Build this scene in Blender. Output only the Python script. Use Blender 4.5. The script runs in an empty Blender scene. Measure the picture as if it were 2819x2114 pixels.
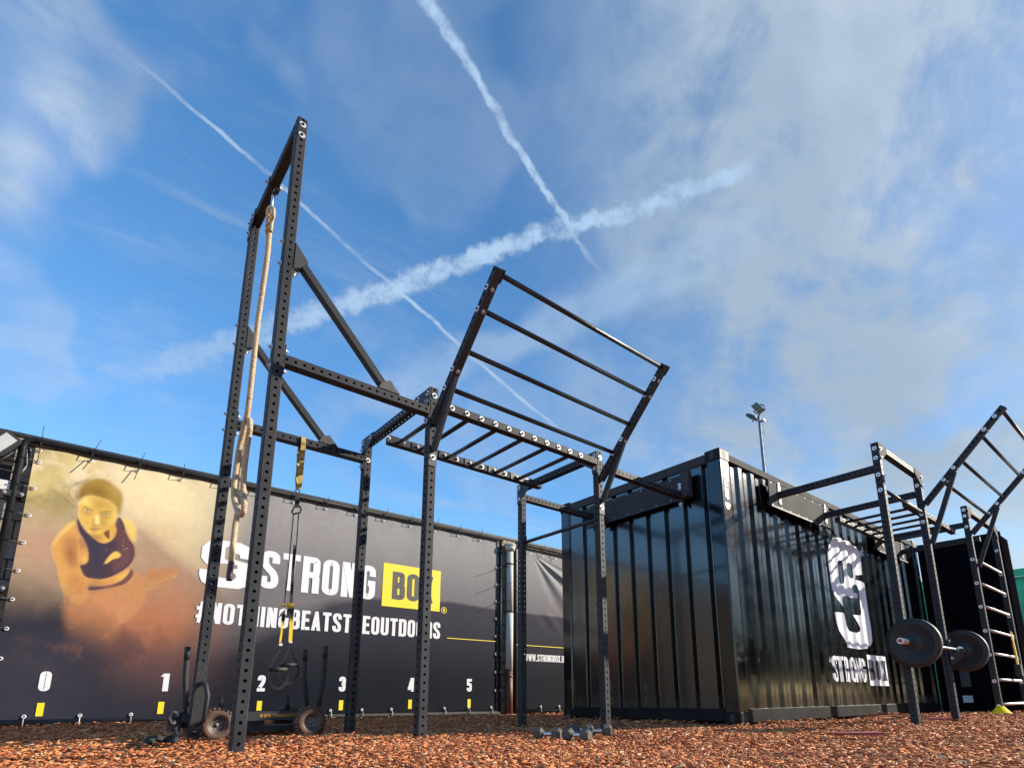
import bpy, bmesh, math, random
import numpy as np
from mathutils import Vector, Matrix
from mathutils.geometry import tessellate_polygon

random.seed(7); rng = np.random.default_rng(7)
S = bpy.context.scene
COL = S.collection
rad = math.radians

# ------------------------------------------------------------------ camera
CF, CX, CY, CYAW, CPIT, CROL, CH = 1577.433, 1468.83, 1556.614, 0.86661, 0.22399, -0.00573, 0.25683
PW, PH = 2819, 2114
def cam_rows():
    f = np.array([math.cos(CPIT)*math.cos(CYAW), math.cos(CPIT)*math.sin(CYAW), math.sin(CPIT)])
    r = np.array([math.sin(CYAW), -math.cos(CYAW), 0.0])
    u = np.cross(r, f)
    return np.array([math.cos(CROL)*r+math.sin(CROL)*u, -math.sin(CROL)*r+math.cos(CROL)*u, f])
RC = cam_rows()
cd = bpy.data.cameras.new('camera'); cam = bpy.data.objects.new('camera', cd); COL.objects.link(cam)
cd.sensor_width = 36; cd.lens = CF/PW*36
cd.shift_x = (PW/2-CX)/PW; cd.shift_y = (CY-PH/2)/PW
cd.clip_start = .05; cd.clip_end = 2000
M = Matrix(((RC[0][0], RC[1][0], -RC[2][0], 0), (RC[0][1], RC[1][1], -RC[2][1], 0), (RC[0][2], RC[1][2], -RC[2][2], CH), (0, 0, 0, 1)))
cam.matrix_world = M
S.camera = cam

def ray(u, v):
    return RC.T @ np.array([(u-CX)/CF, -(v-CY)/CF, 1.0])
def P(axis, val, u, v):
    """surveyed point: where the sight line u,v of the photograph meets a real plane of the place"""
    d = ray(u, v); o = np.array([0, 0, CH]); t = (val-o[axis])/d[axis]
    return o+t*d

# ------------------------------------------------------------------ node helper
class NT:
    def __init__(s, nt): s.nt = nt; s.N = nt.nodes; s.L = nt.links
    def node(s, t, **k):
        n = s.N.new(t)
        for a, b in k.items(): setattr(n, a, b)
        return n
    def put(s, sock, v):
        if isinstance(v, bpy.types.NodeSocket): s.L.new(v, sock)
        elif v is not None: sock.default_value = v
    def m(s, op, a, b=None, c=None, clamp=False):
        n = s.node('ShaderNodeMath', operation=op); n.use_clamp = clamp
        s.put(n.inputs[0], a)
        if b is not None: s.put(n.inputs[1], b)
        if c is not None: s.put(n.inputs[2], c)
        return n.outputs[0]
    def vm(s, op, a, b=None, scale=None):
        n = s.node('ShaderNodeVectorMath', operation=op)
        s.put(n.inputs[0], a)
        if b is not None: s.put(n.inputs[1], b)
        if scale is not None: s.put(n.inputs['Scale'], scale)
        return n.outputs['Value'] if op in ('DOT_PRODUCT', 'LENGTH', 'DISTANCE') else n.outputs['Vector']
    def ss(s, x, a, b):      # smoothstep
        n = s.node('ShaderNodeMapRange', interpolation_type='SMOOTHSTEP')
        s.put(n.inputs['Value'], x); n.inputs['From Min'].default_value = a; n.inputs['From Max'].default_value = b
        return n.outputs['Result']
    def noise(s, vec, scale, detail=5, rough=.55, dist=0, color=False):
        n = s.node('ShaderNodeTexNoise'); s.put(n.inputs['Vector'], vec)
        n.inputs['Scale'].default_value = scale; n.inputs['Detail'].default_value = detail
        n.inputs['Roughness'].default_value = rough; n.inputs['Distortion'].default_value = dist
        return n.outputs['Color'] if color else n.outputs['Fac']
    def mix(s, f, a, b, mode='MIX'):
        n = s.node('ShaderNodeMix', data_type='RGBA', blend_type=mode)
        s.put(n.inputs[0], f); s.put(n.inputs[6], a); s.put(n.inputs[7], b)
        return n.outputs[2]
    def ramp(s, f, stops):
        n = s.node('ShaderNodeValToRGB'); s.put(n.inputs[0], f); e = n.color_ramp.elements
        while len(e) > 1: e.remove(e[-1])
        e[0].position, e[0].color = stops[0][0], (*stops[0][1], 1)
        for p, c in stops[1:]:
            q = e.new(p); q.color = (*c, 1)
        return n.outputs[0]

def lin(*c):
    return tuple(((x/255)/12.92 if x/255 <= .04045 else ((x/255+.055)/1.055)**2.4) for x in c)

# ------------------------------------------------------------------ sun, sky, exposure
SUN = Vector((2.25, -1.10, 1.13)).normalized()
SEL = math.asin(SUN.z); SROT = math.atan2(SUN.x, SUN.y)
sl = bpy.data.lights.new('sun', 'SUN'); sl.energy = 4.0; sl.angle = rad(.5); sl.color = (1, .9, .76)
so = bpy.data.objects.new('sun', sl); COL.objects.link(so)
so.rotation_euler = SUN.to_track_quat('Z', 'Y').to_euler(); so.location = (10, -12, 8)
S.view_settings.view_transform = 'Standard'; S.view_settings.look = 'None'
S.view_settings.gamma = 1; S.view_settings.exposure = 1.15

w = bpy.data.worlds.new('World'); S.world = w; w.use_nodes = True
n = NT(w.node_tree); n.N.clear()
sky = n.node('ShaderNodeTexSky', sky_type='NISHITA'); sky.sun_disc = False
sky.sun_elevation = SEL; sky.sun_rotation = SROT; sky.altitude = 0; sky.air_density = 1.0; sky.dust_density = .3; sky.ozone_density = 3.2
D = n.node('ShaderNodeTexCoord').outputs['Generated']
sx = n.node('ShaderNodeSeparateXYZ'); n.put(sx.inputs[0], D)
zc = n.m('MAXIMUM', sx.outputs[2], .04)
cmb = n.node('ShaderNodeCombineXYZ')
n.put(cmb.inputs[0], n.m('DIVIDE', sx.outputs[0], zc)); n.put(cmb.inputs[1], n.m('DIVIDE', sx.outputs[1], zc))
PL = cmb.outputs[0]                     # position on the cloud layer
def unit(u, v):
    d = ray(u, v); return d/np.linalg.norm(d)
def trail(a, b, w0, w1, s0, s1, puff, psc, amt, seed):
    """a contrail: a straight strip of cloud across the sky dome between directions a and b"""
    A = unit(*a); B = unit(*b); N_ = np.cross(A, B); N_ /= np.linalg.norm(N_); T = np.cross(N_, A)
    L = math.atan2(B @ T, B @ A)
    wob = n.noise(n.vm('ADD', D, (seed, 0, 0)), psc, 4, .6, color=True)
    Dp = n.vm('ADD', D, n.vm('SCALE', n.vm('SUBTRACT', wob, (.5, .5, .5)), scale=puff))
    big = n.noise(n.vm('ADD', D, (seed, 3, 0)), 3.2, 2, .5)
    dist = n.m('ABSOLUTE', n.m('ADD', n.vm('DOT_PRODUCT', Dp, tuple(N_)), n.m('MULTIPLY', n.m('SUBTRACT', big, .5), .035)))
    al = n.m('DIVIDE', n.m('ARCTAN2', n.vm('DOT_PRODUCT', D, tuple(T)), n.vm('DOT_PRODUCT', D, tuple(A))), L)
    wid = n.m('MULTIPLY_ADD', al, w1-w0, w0)
    q = n.m('SUBTRACT', 1, n.ss(n.m('DIVIDE', dist, wid), .25, 1.0))
    end = n.m('MULTIPLY', n.ss(al, -.02, s0), n.m('SUBTRACT', 1, n.ss(al, s1, 1.02)))
    patch = n.ss(n.noise(n.vm('ADD', D, (0, seed, 0)), psc*.45, 5, .7), .25, .62)
    return n.m('MULTIPLY', n.m('MULTIPLY', q, end), n.m('MULTIPLY', patch, amt))
K = 1.2744
trails = [
    trail((230*K, 70*K), (1230*K, 950*K), .0038, .0045, .18, .9, .009, 34, .85, 1.3),
    trail((900*K, -30*K), (1315*K, 605*K), .0105, .0042, .02, .72, .018, 38, 1.0, 4.1),
    trail((-40*K, 905*K), (1620*K, 372*K), .024, .017, .52, .97, .040, 40, 1.0, 7.7),
    trail((560*K, 965*K), (1690*K, 480*K), .040, .050, .25, .86, .070, 9, .55, 9.2),
]
# soft cirrus: stretched noise on the cloud layer, denser where the photograph's cover is
mp = n.node('ShaderNodeMapping'); n.put(mp.inputs['Vector'], PL); mp.inputs['Rotation'].default_value = (0, 0, rad(38)); mp.inputs['Scale'].default_value = (.55, 1.7, 1)
wv = n.vm('ADD', mp.outputs[0], n.vm('SCALE', n.noise(PL, 1.3, 3, .5, color=True), scale=1.3))
cir = n.noise(wv, 1.25, 8, .62)
fine = n.noise(n.vm('ADD', D, (2, 2, 2)), 7.0, 7, .62, .4)
def lobe(u, v, r0, r1):      # 1 near a direction of the sky, 0 away from it
    c = n.vm('DOT_PRODUCT', n.vm('ADD', D, n.vm('SCALE', n.vm('SUBTRACT', n.noise(D, 3.1, 3, .55, color=True), (.5, .5, .5)), scale=.20)), tuple(unit(u, v)))
    return n.ss(c, math.cos(r0), math.cos(r1))
cover = n.m('MAXIMUM', n.m('MULTIPLY', lobe(2900, 430, .76, .36), 1.0), n.m('MULTIPLY', lobe(120, 60, .24, .03), .62))
cover = n.m('MAXIMUM', cover, n.m('MULTIPLY', lobe(1330, 240, .22, .02), .26))
cover = n.m('MAXIMUM', cover, n.m('MULTIPLY', lobe(2750, 1450, .5, .12), .9))
cover = n.m('MAXIMUM', cover, n.m('MULTIPLY', lobe(450, 1230, .26, .05), .14))
cover = n.m('MAXIMUM', cover, n.m('MULTIPLY', lobe(60, 1120, .16, .03), .35))
cover = n.m('MAXIMUM', cover, n.m('MULTIPLY', lobe(1250, 1050, .2, .03), .28))
thin = n.m('MULTIPLY', n.ss(n.m('ADD', n.m('MULTIPLY', cir, .7), n.m('MULTIPLY', fine, .3)), .47, .70), .36)
cl = n.m('MULTIPLY', cover, n.m('ADD', .38, n.m('MULTIPLY', n.ss(n.m('ADD', n.m('MULTIPLY', cir, .55), n.m('MULTIPLY', fine, .45)), .38, .60), .85)))
mp2 = n.node('ShaderNodeMapping'); n.put(mp2.inputs['Vector'], n.vm('ADD', PL, n.vm('SCALE', n.noise(PL, .9, 2, .5, color=True), scale=.8)))
mp2.inputs['Rotation'].default_value = (0, 0, rad(-24)); mp2.inputs['Scale'].default_value = (.7, 5.5, 1)
wisp = n.m('MULTIPLY', n.ss(n.noise(mp2.outputs[0], 1.5, 8, .68), .50, .74), n.ss(n.noise(PL, .7, 3, .5), .42, .62))
cl = n.m('MAXIMUM', cl, n.m('MAXIMUM', thin, n.m('MULTIPLY', wisp, .45)))
cl0 = cl; trl = 0.0
for t in trails:
    trl = n.m('MAXIMUM', trl, t)
    cl = n.m('SUBTRACT', 1, n.m('MULTIPLY', n.m('SUBTRACT', 1, cl), n.m('SUBTRACT', 1, t)))
cl = n.m('MULTIPLY', n.m('MINIMUM', cl, 1), n.ss(sx.outputs[2], -.02, .06))
hs = n.node('ShaderNodeHueSaturation'); hs.inputs['Saturation'].default_value = 1.18; hs.inputs['Hue'].default_value = .497; n.put(hs.inputs['Color'], sky.outputs[0])
grey = n.noise(n.vm('ADD', D, (5, 1, 2)), 3.4, 6, .6, .3)
ccol = n.mix(n.ss(grey, .35, .68), (1.05, 1.42, 1.92, 1), (2.1, 2.4, 2.85, 1))
ccol = n.mix(n.ss(n.noise(n.vm('ADD', D, (8, 4, 1)), 1.7, 3, .5), .4, .7), ccol, (1.25, 1.62, 2.1, 1))
ccol = n.mix(n.m('SUBTRACT', 1, n.ss(sx.outputs[2], .05, .42)), ccol, (2.0, 2.55, 3.0, 1))
ccol = n.mix(trl, ccol, (1.45, 2.05, 2.85, 1))
sd_ = n.ss(n.vm('DOT_PRODUCT', D, tuple(SUN)), -.15, .75)
skyc = n.mix(sd_, hs.outputs[0], n.mix(1, hs.outputs[0], (.52, .56, .58, 1), 'MULTIPLY'))
wcol = n.mix(cl, skyc, ccol)
bg = n.node('ShaderNodeBackground'); n.put(bg.inputs[0], wcol); bg.inputs[1].default_value = .14
wo = n.node('ShaderNodeOutputWorld'); n.L.new(bg.outputs[0], wo.inputs[0])

# ------------------------------------------------------------------ materials
MATS = {}
def mat(name, base, rough=.5, metal=0, bump=0, bscale=60, var=0, vscale=6, spec=.5, coat=0, detail=4):
    if name in MATS: return MATS[name]
    m = bpy.data.materials.new(name); m.use_nodes = True; t = NT(m.node_tree)
    b = t.N['Principled BSDF']; b.inputs['Roughness'].default_value = rough; b.inputs['Metallic'].default_value = metal
    b.inputs['Specular IOR Level'].default_value = spec; b.inputs['Coat Weight'].default_value = coat
    tc = t.node('ShaderNodeTexCoord').outputs['Object']
    if var:
        f = t.noise(tc, vscale, 6, .65)
        lo = tuple(c*(1-var) for c in base); hi = tuple(min(1, c*(1+var)) for c in base)
        t.put(b.inputs['Base Color'], t.ramp(f, [(.3, lo), (.7, hi)]))
        t.put(b.inputs['Roughness'], t.m('MULTIPLY_ADD', f, .25, rough-.12, clamp=True))
    else: b.inputs['Base Color'].default_value = (*base, 1)
    if bump:
        bn = t.node('ShaderNodeBump'); bn.inputs['Strength'].default_value = bump; bn.inputs['Distance'].default_value = .004
        t.put(bn.inputs['Height'], t.noise(tc, bscale, detail, .6)); t.L.new(bn.outputs[0], b.inputs['Normal'])
    MATS[name] = m
    return m
mat('zinc', (.46, .46, .46), .5, .6, .3, 220)
mat('washer', (.78, .78, .78), .35, .35)
mat('dark_metal', (.022, .023, .026), .55, 0, .5, 300, .3, 9)
mat('bar_metal', (.02, .021, .024), .32, 0, .3, 200, .2, 9)
mat('chrome', (.62, .61, .6), .3, 1)
mat('copper', (.55, .16, .12), .45, .2)
mat('rubber', (.018, .018, .02), .62, 0, .5, 150, .25, 12)
mat('rubber_grey', (.075, .066, .058), .6, 0, .5, 150, .35, 12)
mat('tyre', (.11, .062, .045), .85, 0, .9, 90, .5, 22)
mat('rim', (.10, .075, .062), .5, 0, .4, 90, .4, 18)
mat('gloss_black', (.004, .0042, .005), .12, 0, .20, 7, 0, spec=.55, coat=.1)
mat('satin_black', (.004, .0042, .005), .20, 0, .22, 7, 0, spec=1.0, coat=.3)
mat('gloss_rail', (.012, .0125, .014), .5, 0, .25, 30, .3, 5, spec=.12)
mat('matt_black', (.006, .006, .008), .95, 0, .25, 30, .3, 5, spec=.0)
mat('satin_plate', (.050, .050, .052), .75, 0, .25, 60, .2, 5, spec=.08)
mat('white_print', (.74, .74, .76), .5)
mat('white_vinyl', (.80, .82, .86), .4, 0, .2, 5, .10, 4, spec=.3)
mat('yellow_print', (.82, .66, .02), .5)
mat('dark_print', (.075, .065, .06), .55)
mat('orange_print', (.62, .13, .02), .4, 0, 0, 0, .5, 30)
mat('gold_print', (.42, .2, .04), .5)
mat('yellow_strap', (.72, .50, .03), .75, 0, .6, 400, .15, 40)
mat('khaki_strap', (.42, .31, .09), .8, 0, .6, 400, .15, 40)
mat('black_strap', (.014, .014, .016), .8, 0, .6, 400)
mat('rope', (.46, .35, .22), .9, 0, .8, 260, .35, 45)
mat('rope_tape', (.05, .03, .04), .6, 0, .3, 100)
mat('pvc_grey', (.56, .53, .48), .8, 0, .2, 30, .12, 5, spec=.1)
mat('pvc_brown', (.10, .035, .022), .55, 0, .3, 40, .3, 8)
mat('cable_grey', (.30, .30, .29), .5)
mat('white_plastic', (.62, .62, .6), .4, 0, 0, 0, .1, 10)
mat('glass_panel', (.5, .53, .5), .15, 0, 0, 0, .12, 12)
mat('tie_black', (.012, .012, .014), .4)
mat('cone_yellow', (.95, .70, .01), .6, spec=.1)
mat('red_rubber', (.22, .03, .035), .6, 0, .4, 80, .3, 10)
mat('mast_steel', (.2, .22, .27), .5, .4, .2, 20, .15, 2)
mat('lamp_dark', (.03, .03, .035), .4)
mat('lamp_glass', (.10, .12, .09), .15)
mat('green_paint', (.03, .40, .18), .45, 0, .2, 8, .25, 3)
mat('green_light', (.35, .6, .48), .5)
mat('plywood', (.5, .33, .2), .7, 0, .2, 30, .2, 6)
mat('placard', (.055, .055, .065), .5)
mat('sticker_blue', (.28, .45, .62), .5)
mat('band_orange', (.7, .25, .02), .6); mat('band_green', (.15, .7, .06), .6); mat('band_yellow', (.8, .6, .05), .6)
mat('shed_wall', (.22, .19, .16), .8, 0, .3, 8, .3, .8)
mat('leaf_dark', (.013, .016, .012), .8, 0, 0, 0, .5, 1)
mat('bark', (.06, .045, .035), .9)

def perforated():
    m = bpy.data.materials.new('perforated_black_steel'); m.use_nodes = True; t = NT(m.node_tree)
    b = t.N['Principled BSDF']
    tc = t.node('ShaderNodeTexCoord'); obj = tc.outputs['Object']
    f = t.noise(obj, 7, 6, .65); f2 = t.noise(obj, 420, 2, .5)
    t.put(b.inputs['Base Color'], t.ramp(f, [(.3, (.022, .024, .028)), (.60, (.036, .039, .044)), (.74, (.042, .044, .048)), (.80, (.085, .083, .08))]))
    t.put(b.inputs['Roughness'], t.m('MULTIPLY_ADD', f, .2, .50))
    b.inputs['Specular IOR Level'].default_value = .2
    bn = t.node('ShaderNodeBump'); bn.inputs['Strength'].default_value = .5; bn.inputs['Distance'].default_value = .002
    t.put(bn.inputs['Height'], f2); t.L.new(bn.outputs[0], b.inputs['Normal'])
    uv = t.node('ShaderNodeUVMap'); uv.uv_map = 'UVMap'
    s = t.node('ShaderNodeSeparateXYZ'); t.put(s.inputs[0], uv.outputs[0])
    u = t.m('MULTIPLY', t.m('SUBTRACT', t.m('FRACT', t.m('DIVIDE', s.outputs[0], .05)), .5), .05)
    r = t.m('SQRT', t.m('ADD', t.m('MULTIPLY', u, u), t.m('MULTIPLY', s.outputs[1], s.outputs[1])))
    hole = t.m('LESS_THAN', r, .0088)
    tr = t.node('ShaderNodeBsdfTransparent'); mx = t.node('ShaderNodeMixShader')
    t.put(mx.inputs[0], hole); t.L.new(b.outputs[0], mx.inputs[1]); t.L.new(tr.outputs[0], mx.inputs[2])
    t.L.new(mx.outputs[0], t.N['Material Output'].inputs[0])
    MATS['perforated'] = m
perforated()

def blockwall():
    m = bpy.data.materials.new('concrete_block'); m.use_nodes = True; t = NT(m.node_tree)
    b = t.N['Principled BSDF']; b.inputs['Roughness'].default_value = .9
    tc = t.node('ShaderNodeTexCoord').outputs['Object']
    sp = t.node('ShaderNodeSeparateXYZ'); t.put(sp.inputs[0], tc)
    cb = t.node('ShaderNodeCombineXYZ'); t.put(cb.inputs[0], sp.outputs[0]); t.put(cb.inputs[1], sp.outputs[2])
    br = t.node('ShaderNodeTexBrick'); t.put(br.inputs['Vector'], cb.outputs[0])
    br.inputs['Color1'].default_value = (.34, .32, .29, 1); br.inputs['Color2'].default_value = (.44, .34, .19, 1); br.inputs['Mortar'].default_value = (.07, .065, .06, 1)
    br.inputs['Scale'].default_value = 1; br.inputs['Brick Width'].default_value = .4; br.inputs['Row Height'].default_value = .2; br.inputs['Mortar Size'].default_value = .009
    br.inputs['Bias'].default_value = -.2
    f = t.noise(tc, 9, 8, .7)
    t.put(b.inputs['Base Color'], t.mix(t.ss(f, .3, .75), t.mix(1, br.outputs[0], (.6, .58, .55, 1), 'MULTIPLY'), br.outputs[0]))
    bn = t.node('ShaderNodeBump'); bn.inputs['Strength'].default_value = .8; bn.inputs['Distance'].default_value = .01
    t.put(bn.inputs['Height'], t.m('ADD', t.m('MULTIPLY', br.outputs[1], -1), t.m('MULTIPLY', t.noise(tc, 40, 6, .7), .6))); t.L.new(bn.outputs[0], b.inputs['Normal'])
    MATS['block'] = m
blockwall()

def paintprint():
    m = bpy.data.materials.new('banner_print'); m.use_nodes = True; t = NT(m.node_tree)
    b = t.N['Principled BSDF']; b.inputs['Roughness'].default_value = .75; b.inputs['Specular IOR Level'].default_value = .06
    a = t.node('ShaderNodeVertexColor'); a.layer_name = 'print'
    t.put(b.inputs['Base Color'], a.outputs[0])
    tc = t.node('ShaderNodeTexCoord').outputs['Object']
    bn = t.node('ShaderNodeBump'); bn.inputs['Strength'].default_value = .35; bn.inputs['Distance'].default_value = .012
    t.put(bn.inputs['Height'], t.m('ADD', t.noise(tc, 1.6, 3, .5), t.m('MULTIPLY', t.noise(tc, 260, 2, .5), .012))); t.L.new(bn.outputs[0], b.inputs['Normal'])
    MATS['print'] = m
paintprint()

def chips_mat():
    m = bpy.data.materials.new('bark_mulch'); m.use_nodes = True; t = NT(m.node_tree)
    b = t.N['Principled BSDF']; b.inputs['Roughness'].default_value = .75; b.inputs['Specular IOR Level'].default_value = .3
    g = t.node('ShaderNodeNewGeometry')
    tc = t.node('ShaderNodeTexCoord').outputs['Object']
    c = t.ramp(g.outputs['Random Per Island'], [(0, (.24, .06, .028)), (.12, (.38, .10, .042)), (.4, (.60, .195, .066)), (.74, (.74, .30, .11)), (.93, (.80, .43, .19)), (.975, (.84, .58, .34)), (1, (.88, .72, .5))])
    c = t.mix(t.m('MULTIPLY', t.ss(t.noise(tc, 1.9, 5, .6), .45, .75), .55), c, (.17, .05, .024, 1))
    t.put(b.inputs['Base Color'], t.mix(t.m('MULTIPLY', t.noise(tc, 120, 4, .7), .5), c, (.24, .075, .025, 1)))
    MATS['chips'] = m
    m = bpy.data.materials.new('mulch_bed'); m.use_nodes = True; t = NT(m.node_tree)
    b = t.N['Principled BSDF']; b.inputs['Roughness'].default_value = .9
    tc = t.node('ShaderNodeTexCoord').outputs['Object']
    mp = t.node('ShaderNodeMapping'); t.put(mp.inputs[0], tc); mp.inputs['Scale'].default_value = (1, 1.6, 1)
    v = t.node('ShaderNodeTexVoronoi'); t.put(v.inputs['Vector'], mp.outputs[0]); v.inputs['Scale'].default_value = 26
    sc = t.node('ShaderNodeSeparateColor'); t.put(sc.inputs[0], v.outputs['Color'])
    t.put(b.inputs['Base Color'], t.ramp(sc.outputs[0], [(0, (.10, .028, .014)), (.5, (.34, .10, .04)), (1, (.55, .18, .07))]))
    bn = t.node('ShaderNodeBump'); bn.inputs['Strength'].default_value = 1; bn.inputs['Distance'].default_value = .02
    t.put(bn.inputs['Height'], v.outputs['Distance']); t.L.new(bn.outputs[0], b.inputs['Normal'])
    MATS['bed'] = m
chips_mat()

def dusty(name, top, amt):
    m = MATS[name]; t = NT(m.node_tree); b = t.N['Principled BSDF']
    tc = t.node('ShaderNodeTexCoord').outputs['Object']; sp = t.node('ShaderNodeSeparateXYZ'); t.put(sp.inputs[0], tc)
    mp = t.node('ShaderNodeMapping'); t.put(mp.inputs[0], tc); mp.inputs['Scale'].default_value = (9, 9, 1.3)
    splash = t.m('MULTIPLY', t.ss(t.m('ADD', t.m('MULTIPLY', sp.outputs[2], -1/top), t.noise(tc, 6, 6, .7)), -.25, .45), .8)
    runs = t.m('MULTIPLY', t.ss(t.noise(mp.outputs[0], 2.2, 6, .6), .55, .8), .35)
    f = t.m('MULTIPLY', t.m('MAXIMUM', splash, runs), amt)
    base = b.inputs['Base Color'].default_value[:]
    t.put(b.inputs['Base Color'], t.mix(f, base, (.10, .075, .055, 1)))
    t.put(b.inputs['Roughness'], t.m('MULTIPLY_ADD', f, 1.1, b.inputs['Roughness'].default_value))
dusty('gloss_black', .45, .22); dusty('satin_black', .45, .22)
# ------------------------------------------------------------------ object helpers
def wl(o):
    v = Vector((0, 0, 0))
    while o is not None: v += o.location; o = o.parent
    return v
def tag(o, label=None, cat=None, group=None, kind=None):
    if label: o['label'] = label
    if cat: o['category'] = cat
    if group: o['group'] = group
    if kind: o['kind'] = kind
    return o
def thing(name, label, cat, loc=(0, 0, 0), group=None):
    o = bpy.data.objects.new(name, None); COL.objects.link(o); o.location = loc; o.empty_display_size = .1
    return tag(o, label, cat, group)

class MB:
    def __init__(s): s.v = []; s.f = []; s.uv = []; s.sm = []; s.mi = []; s.cur = 0
    def add(s, vs): i = len(s.v); s.v += [tuple(map(float, p)) for p in vs]; return i
    def face(s, idx, uv=None, smooth=False):
        s.f.append(list(idx)); s.uv.append(uv); s.sm.append(smooth); s.mi.append(s.cur)
    def box(s, lo, hi):
        (a, b, c), (d, e, f) = lo, hi
        i = s.add([(a, b, c), (d, b, c), (d, e, c), (a, e, c), (a, b, f), (d, b, f), (d, e, f), (a, e, f)])
        for q in ((0, 3, 2, 1), (4, 5, 6, 7), (0, 1, 5, 4), (1, 2, 6, 5), (2, 3, 7, 6), (3, 0, 4, 7)): s.face([i+k for k in q])
    def bar(s, p0, p1, w=.06, h=None, up=(0, 0, 1), holes=(0, 0, 0, 0), ch=.005, u0=0.0):
        """rectangular steel tube with rounded corners; holes for the faces +a,-a,+b,-b (a = side, b = up)"""
        h = h or w
        p0 = np.array(p0, float); p1 = np.array(p1, float); d = p1-p0; L = np.linalg.norm(d); d /= L
        up = np.array(up, float); a = np.cross(d, up); a /= np.linalg.norm(a); b = np.cross(a, d)
        x, y = w/2, h/2
        pr = [(x, -y+ch), (x, y-ch), (x-ch, y), (-x+ch, y), (-x, y-ch), (-x, -y+ch), (-x+ch, -y), (x-ch, -y)]
        i = s.add([p0+a*q[0]+b*q[1] for q in pr]+[p1+a*q[0]+b*q[1] for q in pr])
        hm = {0: (0, y-ch), 2: (2, x-ch), 4: (1, y-ch), 6: (3, x-ch)}
        for k in range(8):
            k2 = (k+1) % 8
            if k in hm and holes[hm[k][0]]:
                e = hm[k][1]; uv = [(u0, -e), (u0, e), (u0+L, e), (u0+L, -e)]
            else: uv = None
            s.face([i+k, i+k2, i+8+k2, i+8+k], uv)
        s.face([i+7-k for k in range(8)]); s.face([i+8+k for k in range(8)])
    def cyl(s, p0, p1, r0, r1=None, seg=16, caps=True, smooth=True):
        r1 = r0 if r1 is None else r1
        p0 = np.array(p0, float); p1 = np.array(p1, float); d = p1-p0; d /= np.linalg.norm(d)
        u = np.cross(d, (0, 0, 1) if abs(d[2]) < .9 else (1, 0, 0)); u /= np.linalg.norm(u); v = np.cross(d, u)
        i = s.add([p0+r0*(math.cos(t)*u+math.sin(t)*v) for t in np.linspace(0, 2*math.pi, seg, endpoint=False)] +
                  [p1+r1*(math.cos(t)*u+math.sin(t)*v) for t in np.linspace(0, 2*math.pi, seg, endpoint=False)])
        for k in range(seg): s.face([i+k, i+(k+1) % seg, i+seg+(k+1) % seg, i+seg+k], smooth=smooth)
        if caps: s.face([i+seg-1-k for k in range(seg)]); s.face([i+seg+k for k in range(seg)])
    def sweep(s, path, r, seg=12, lobes=0, pitch=.1, amp=.2, closed=False, flat=None):
        pts = [np.array(p, float) for p in path]; n_ = len(pts)
        rf = r if callable(r) else (lambda t: r)
        d0 = pts[1]-pts[0]; u = np.cross(d0, (0, 0, 1) if abs(d0[2]) < .9*np.linalg.norm(d0) else (0, 1, 0)); u /= np.linalg.norm(u)
        if flat is not None: u = np.array(flat, float)
        acc = 0; rings = []
        for k in range(n_):
            if closed: d = pts[(k+1) % n_]-pts[k-1]
            else: d = pts[min(k+1, n_-1)]-pts[max(k-1, 0)]
            d = d/np.linalg.norm(d); u = u-d*(u@d); u /= np.linalg.norm(u); v = np.cross(d, u)
            if k: acc += np.linalg.norm(pts[k]-pts[k-1])
            R = rf(k/(n_-1)); ring = []
            for t in np.linspace(0, 2*math.pi, seg, endpoint=False):
                q = R
                if lobes: q = R*(1-amp+amp*2*abs(math.cos(lobes/2*(t+2*math.pi*acc/pitch))))
                if flat is not None: ring.append(pts[k]+R[0]*math.cos(t)*u+R[1]*math.sin(t)*v)
                else: ring.append(pts[k]+q*(math.cos(t)*u+math.sin(t)*v))
            rings.append(s.add(ring))
        rr = range(n_ if closed else n_-1)
        for k in rr:
            a, b = rings[k], rings[(k+1) % n_]
            for j in range(seg): s.face([a+j, a+(j+1) % seg, b+(j+1) % seg, b+j], smooth=True)
        if not closed:
            s.face([rings[0]+seg-1-j for j in range(seg)]); s.face([rings[-1]+j for j in range(seg)])
    def ribbon(s, path, w, wdir, t=.003):
        pts = [np.array(p, float) for p in path]; wd = np.array(wdir, float)/np.linalg.norm(wdir); rings = []
        for k, p in enumerate(pts):
            d = pts[min(k+1, len(pts)-1)]-pts[max(k-1, 0)]; nn = np.cross(d, wd); nn /= np.linalg.norm(nn)
            rings.append(s.add([p+wd*w/2+nn*t/2, p-wd*w/2+nn*t/2, p-wd*w/2-nn*t/2, p+wd*w/2-nn*t/2]))
        for a, b in zip(rings, rings[1:]):
            for j in range(4): s.face([a+j, a+(j+1) % 4, b+(j+1) % 4, b+j])
        s.face([rings[0]+3-j for j in range(4)]); s.face([rings[-1]+j for j in range(4)])
    def prism(s, poly, ext):
        """polygon (3D points) extruded by vector ext"""
        e = np.array(ext, float); m_ = len(poly); i = s.add(list(poly)+[np.array(p, float)+e for p in poly])
        s.face([i+k for k in range(m_)][::-1]); s.face([i+m_+k for k in range(m_)])
        for k in range(m_): s.face([i+k, i+(k+1) % m_, i+m_+(k+1) % m_, i+m_+k])
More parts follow.
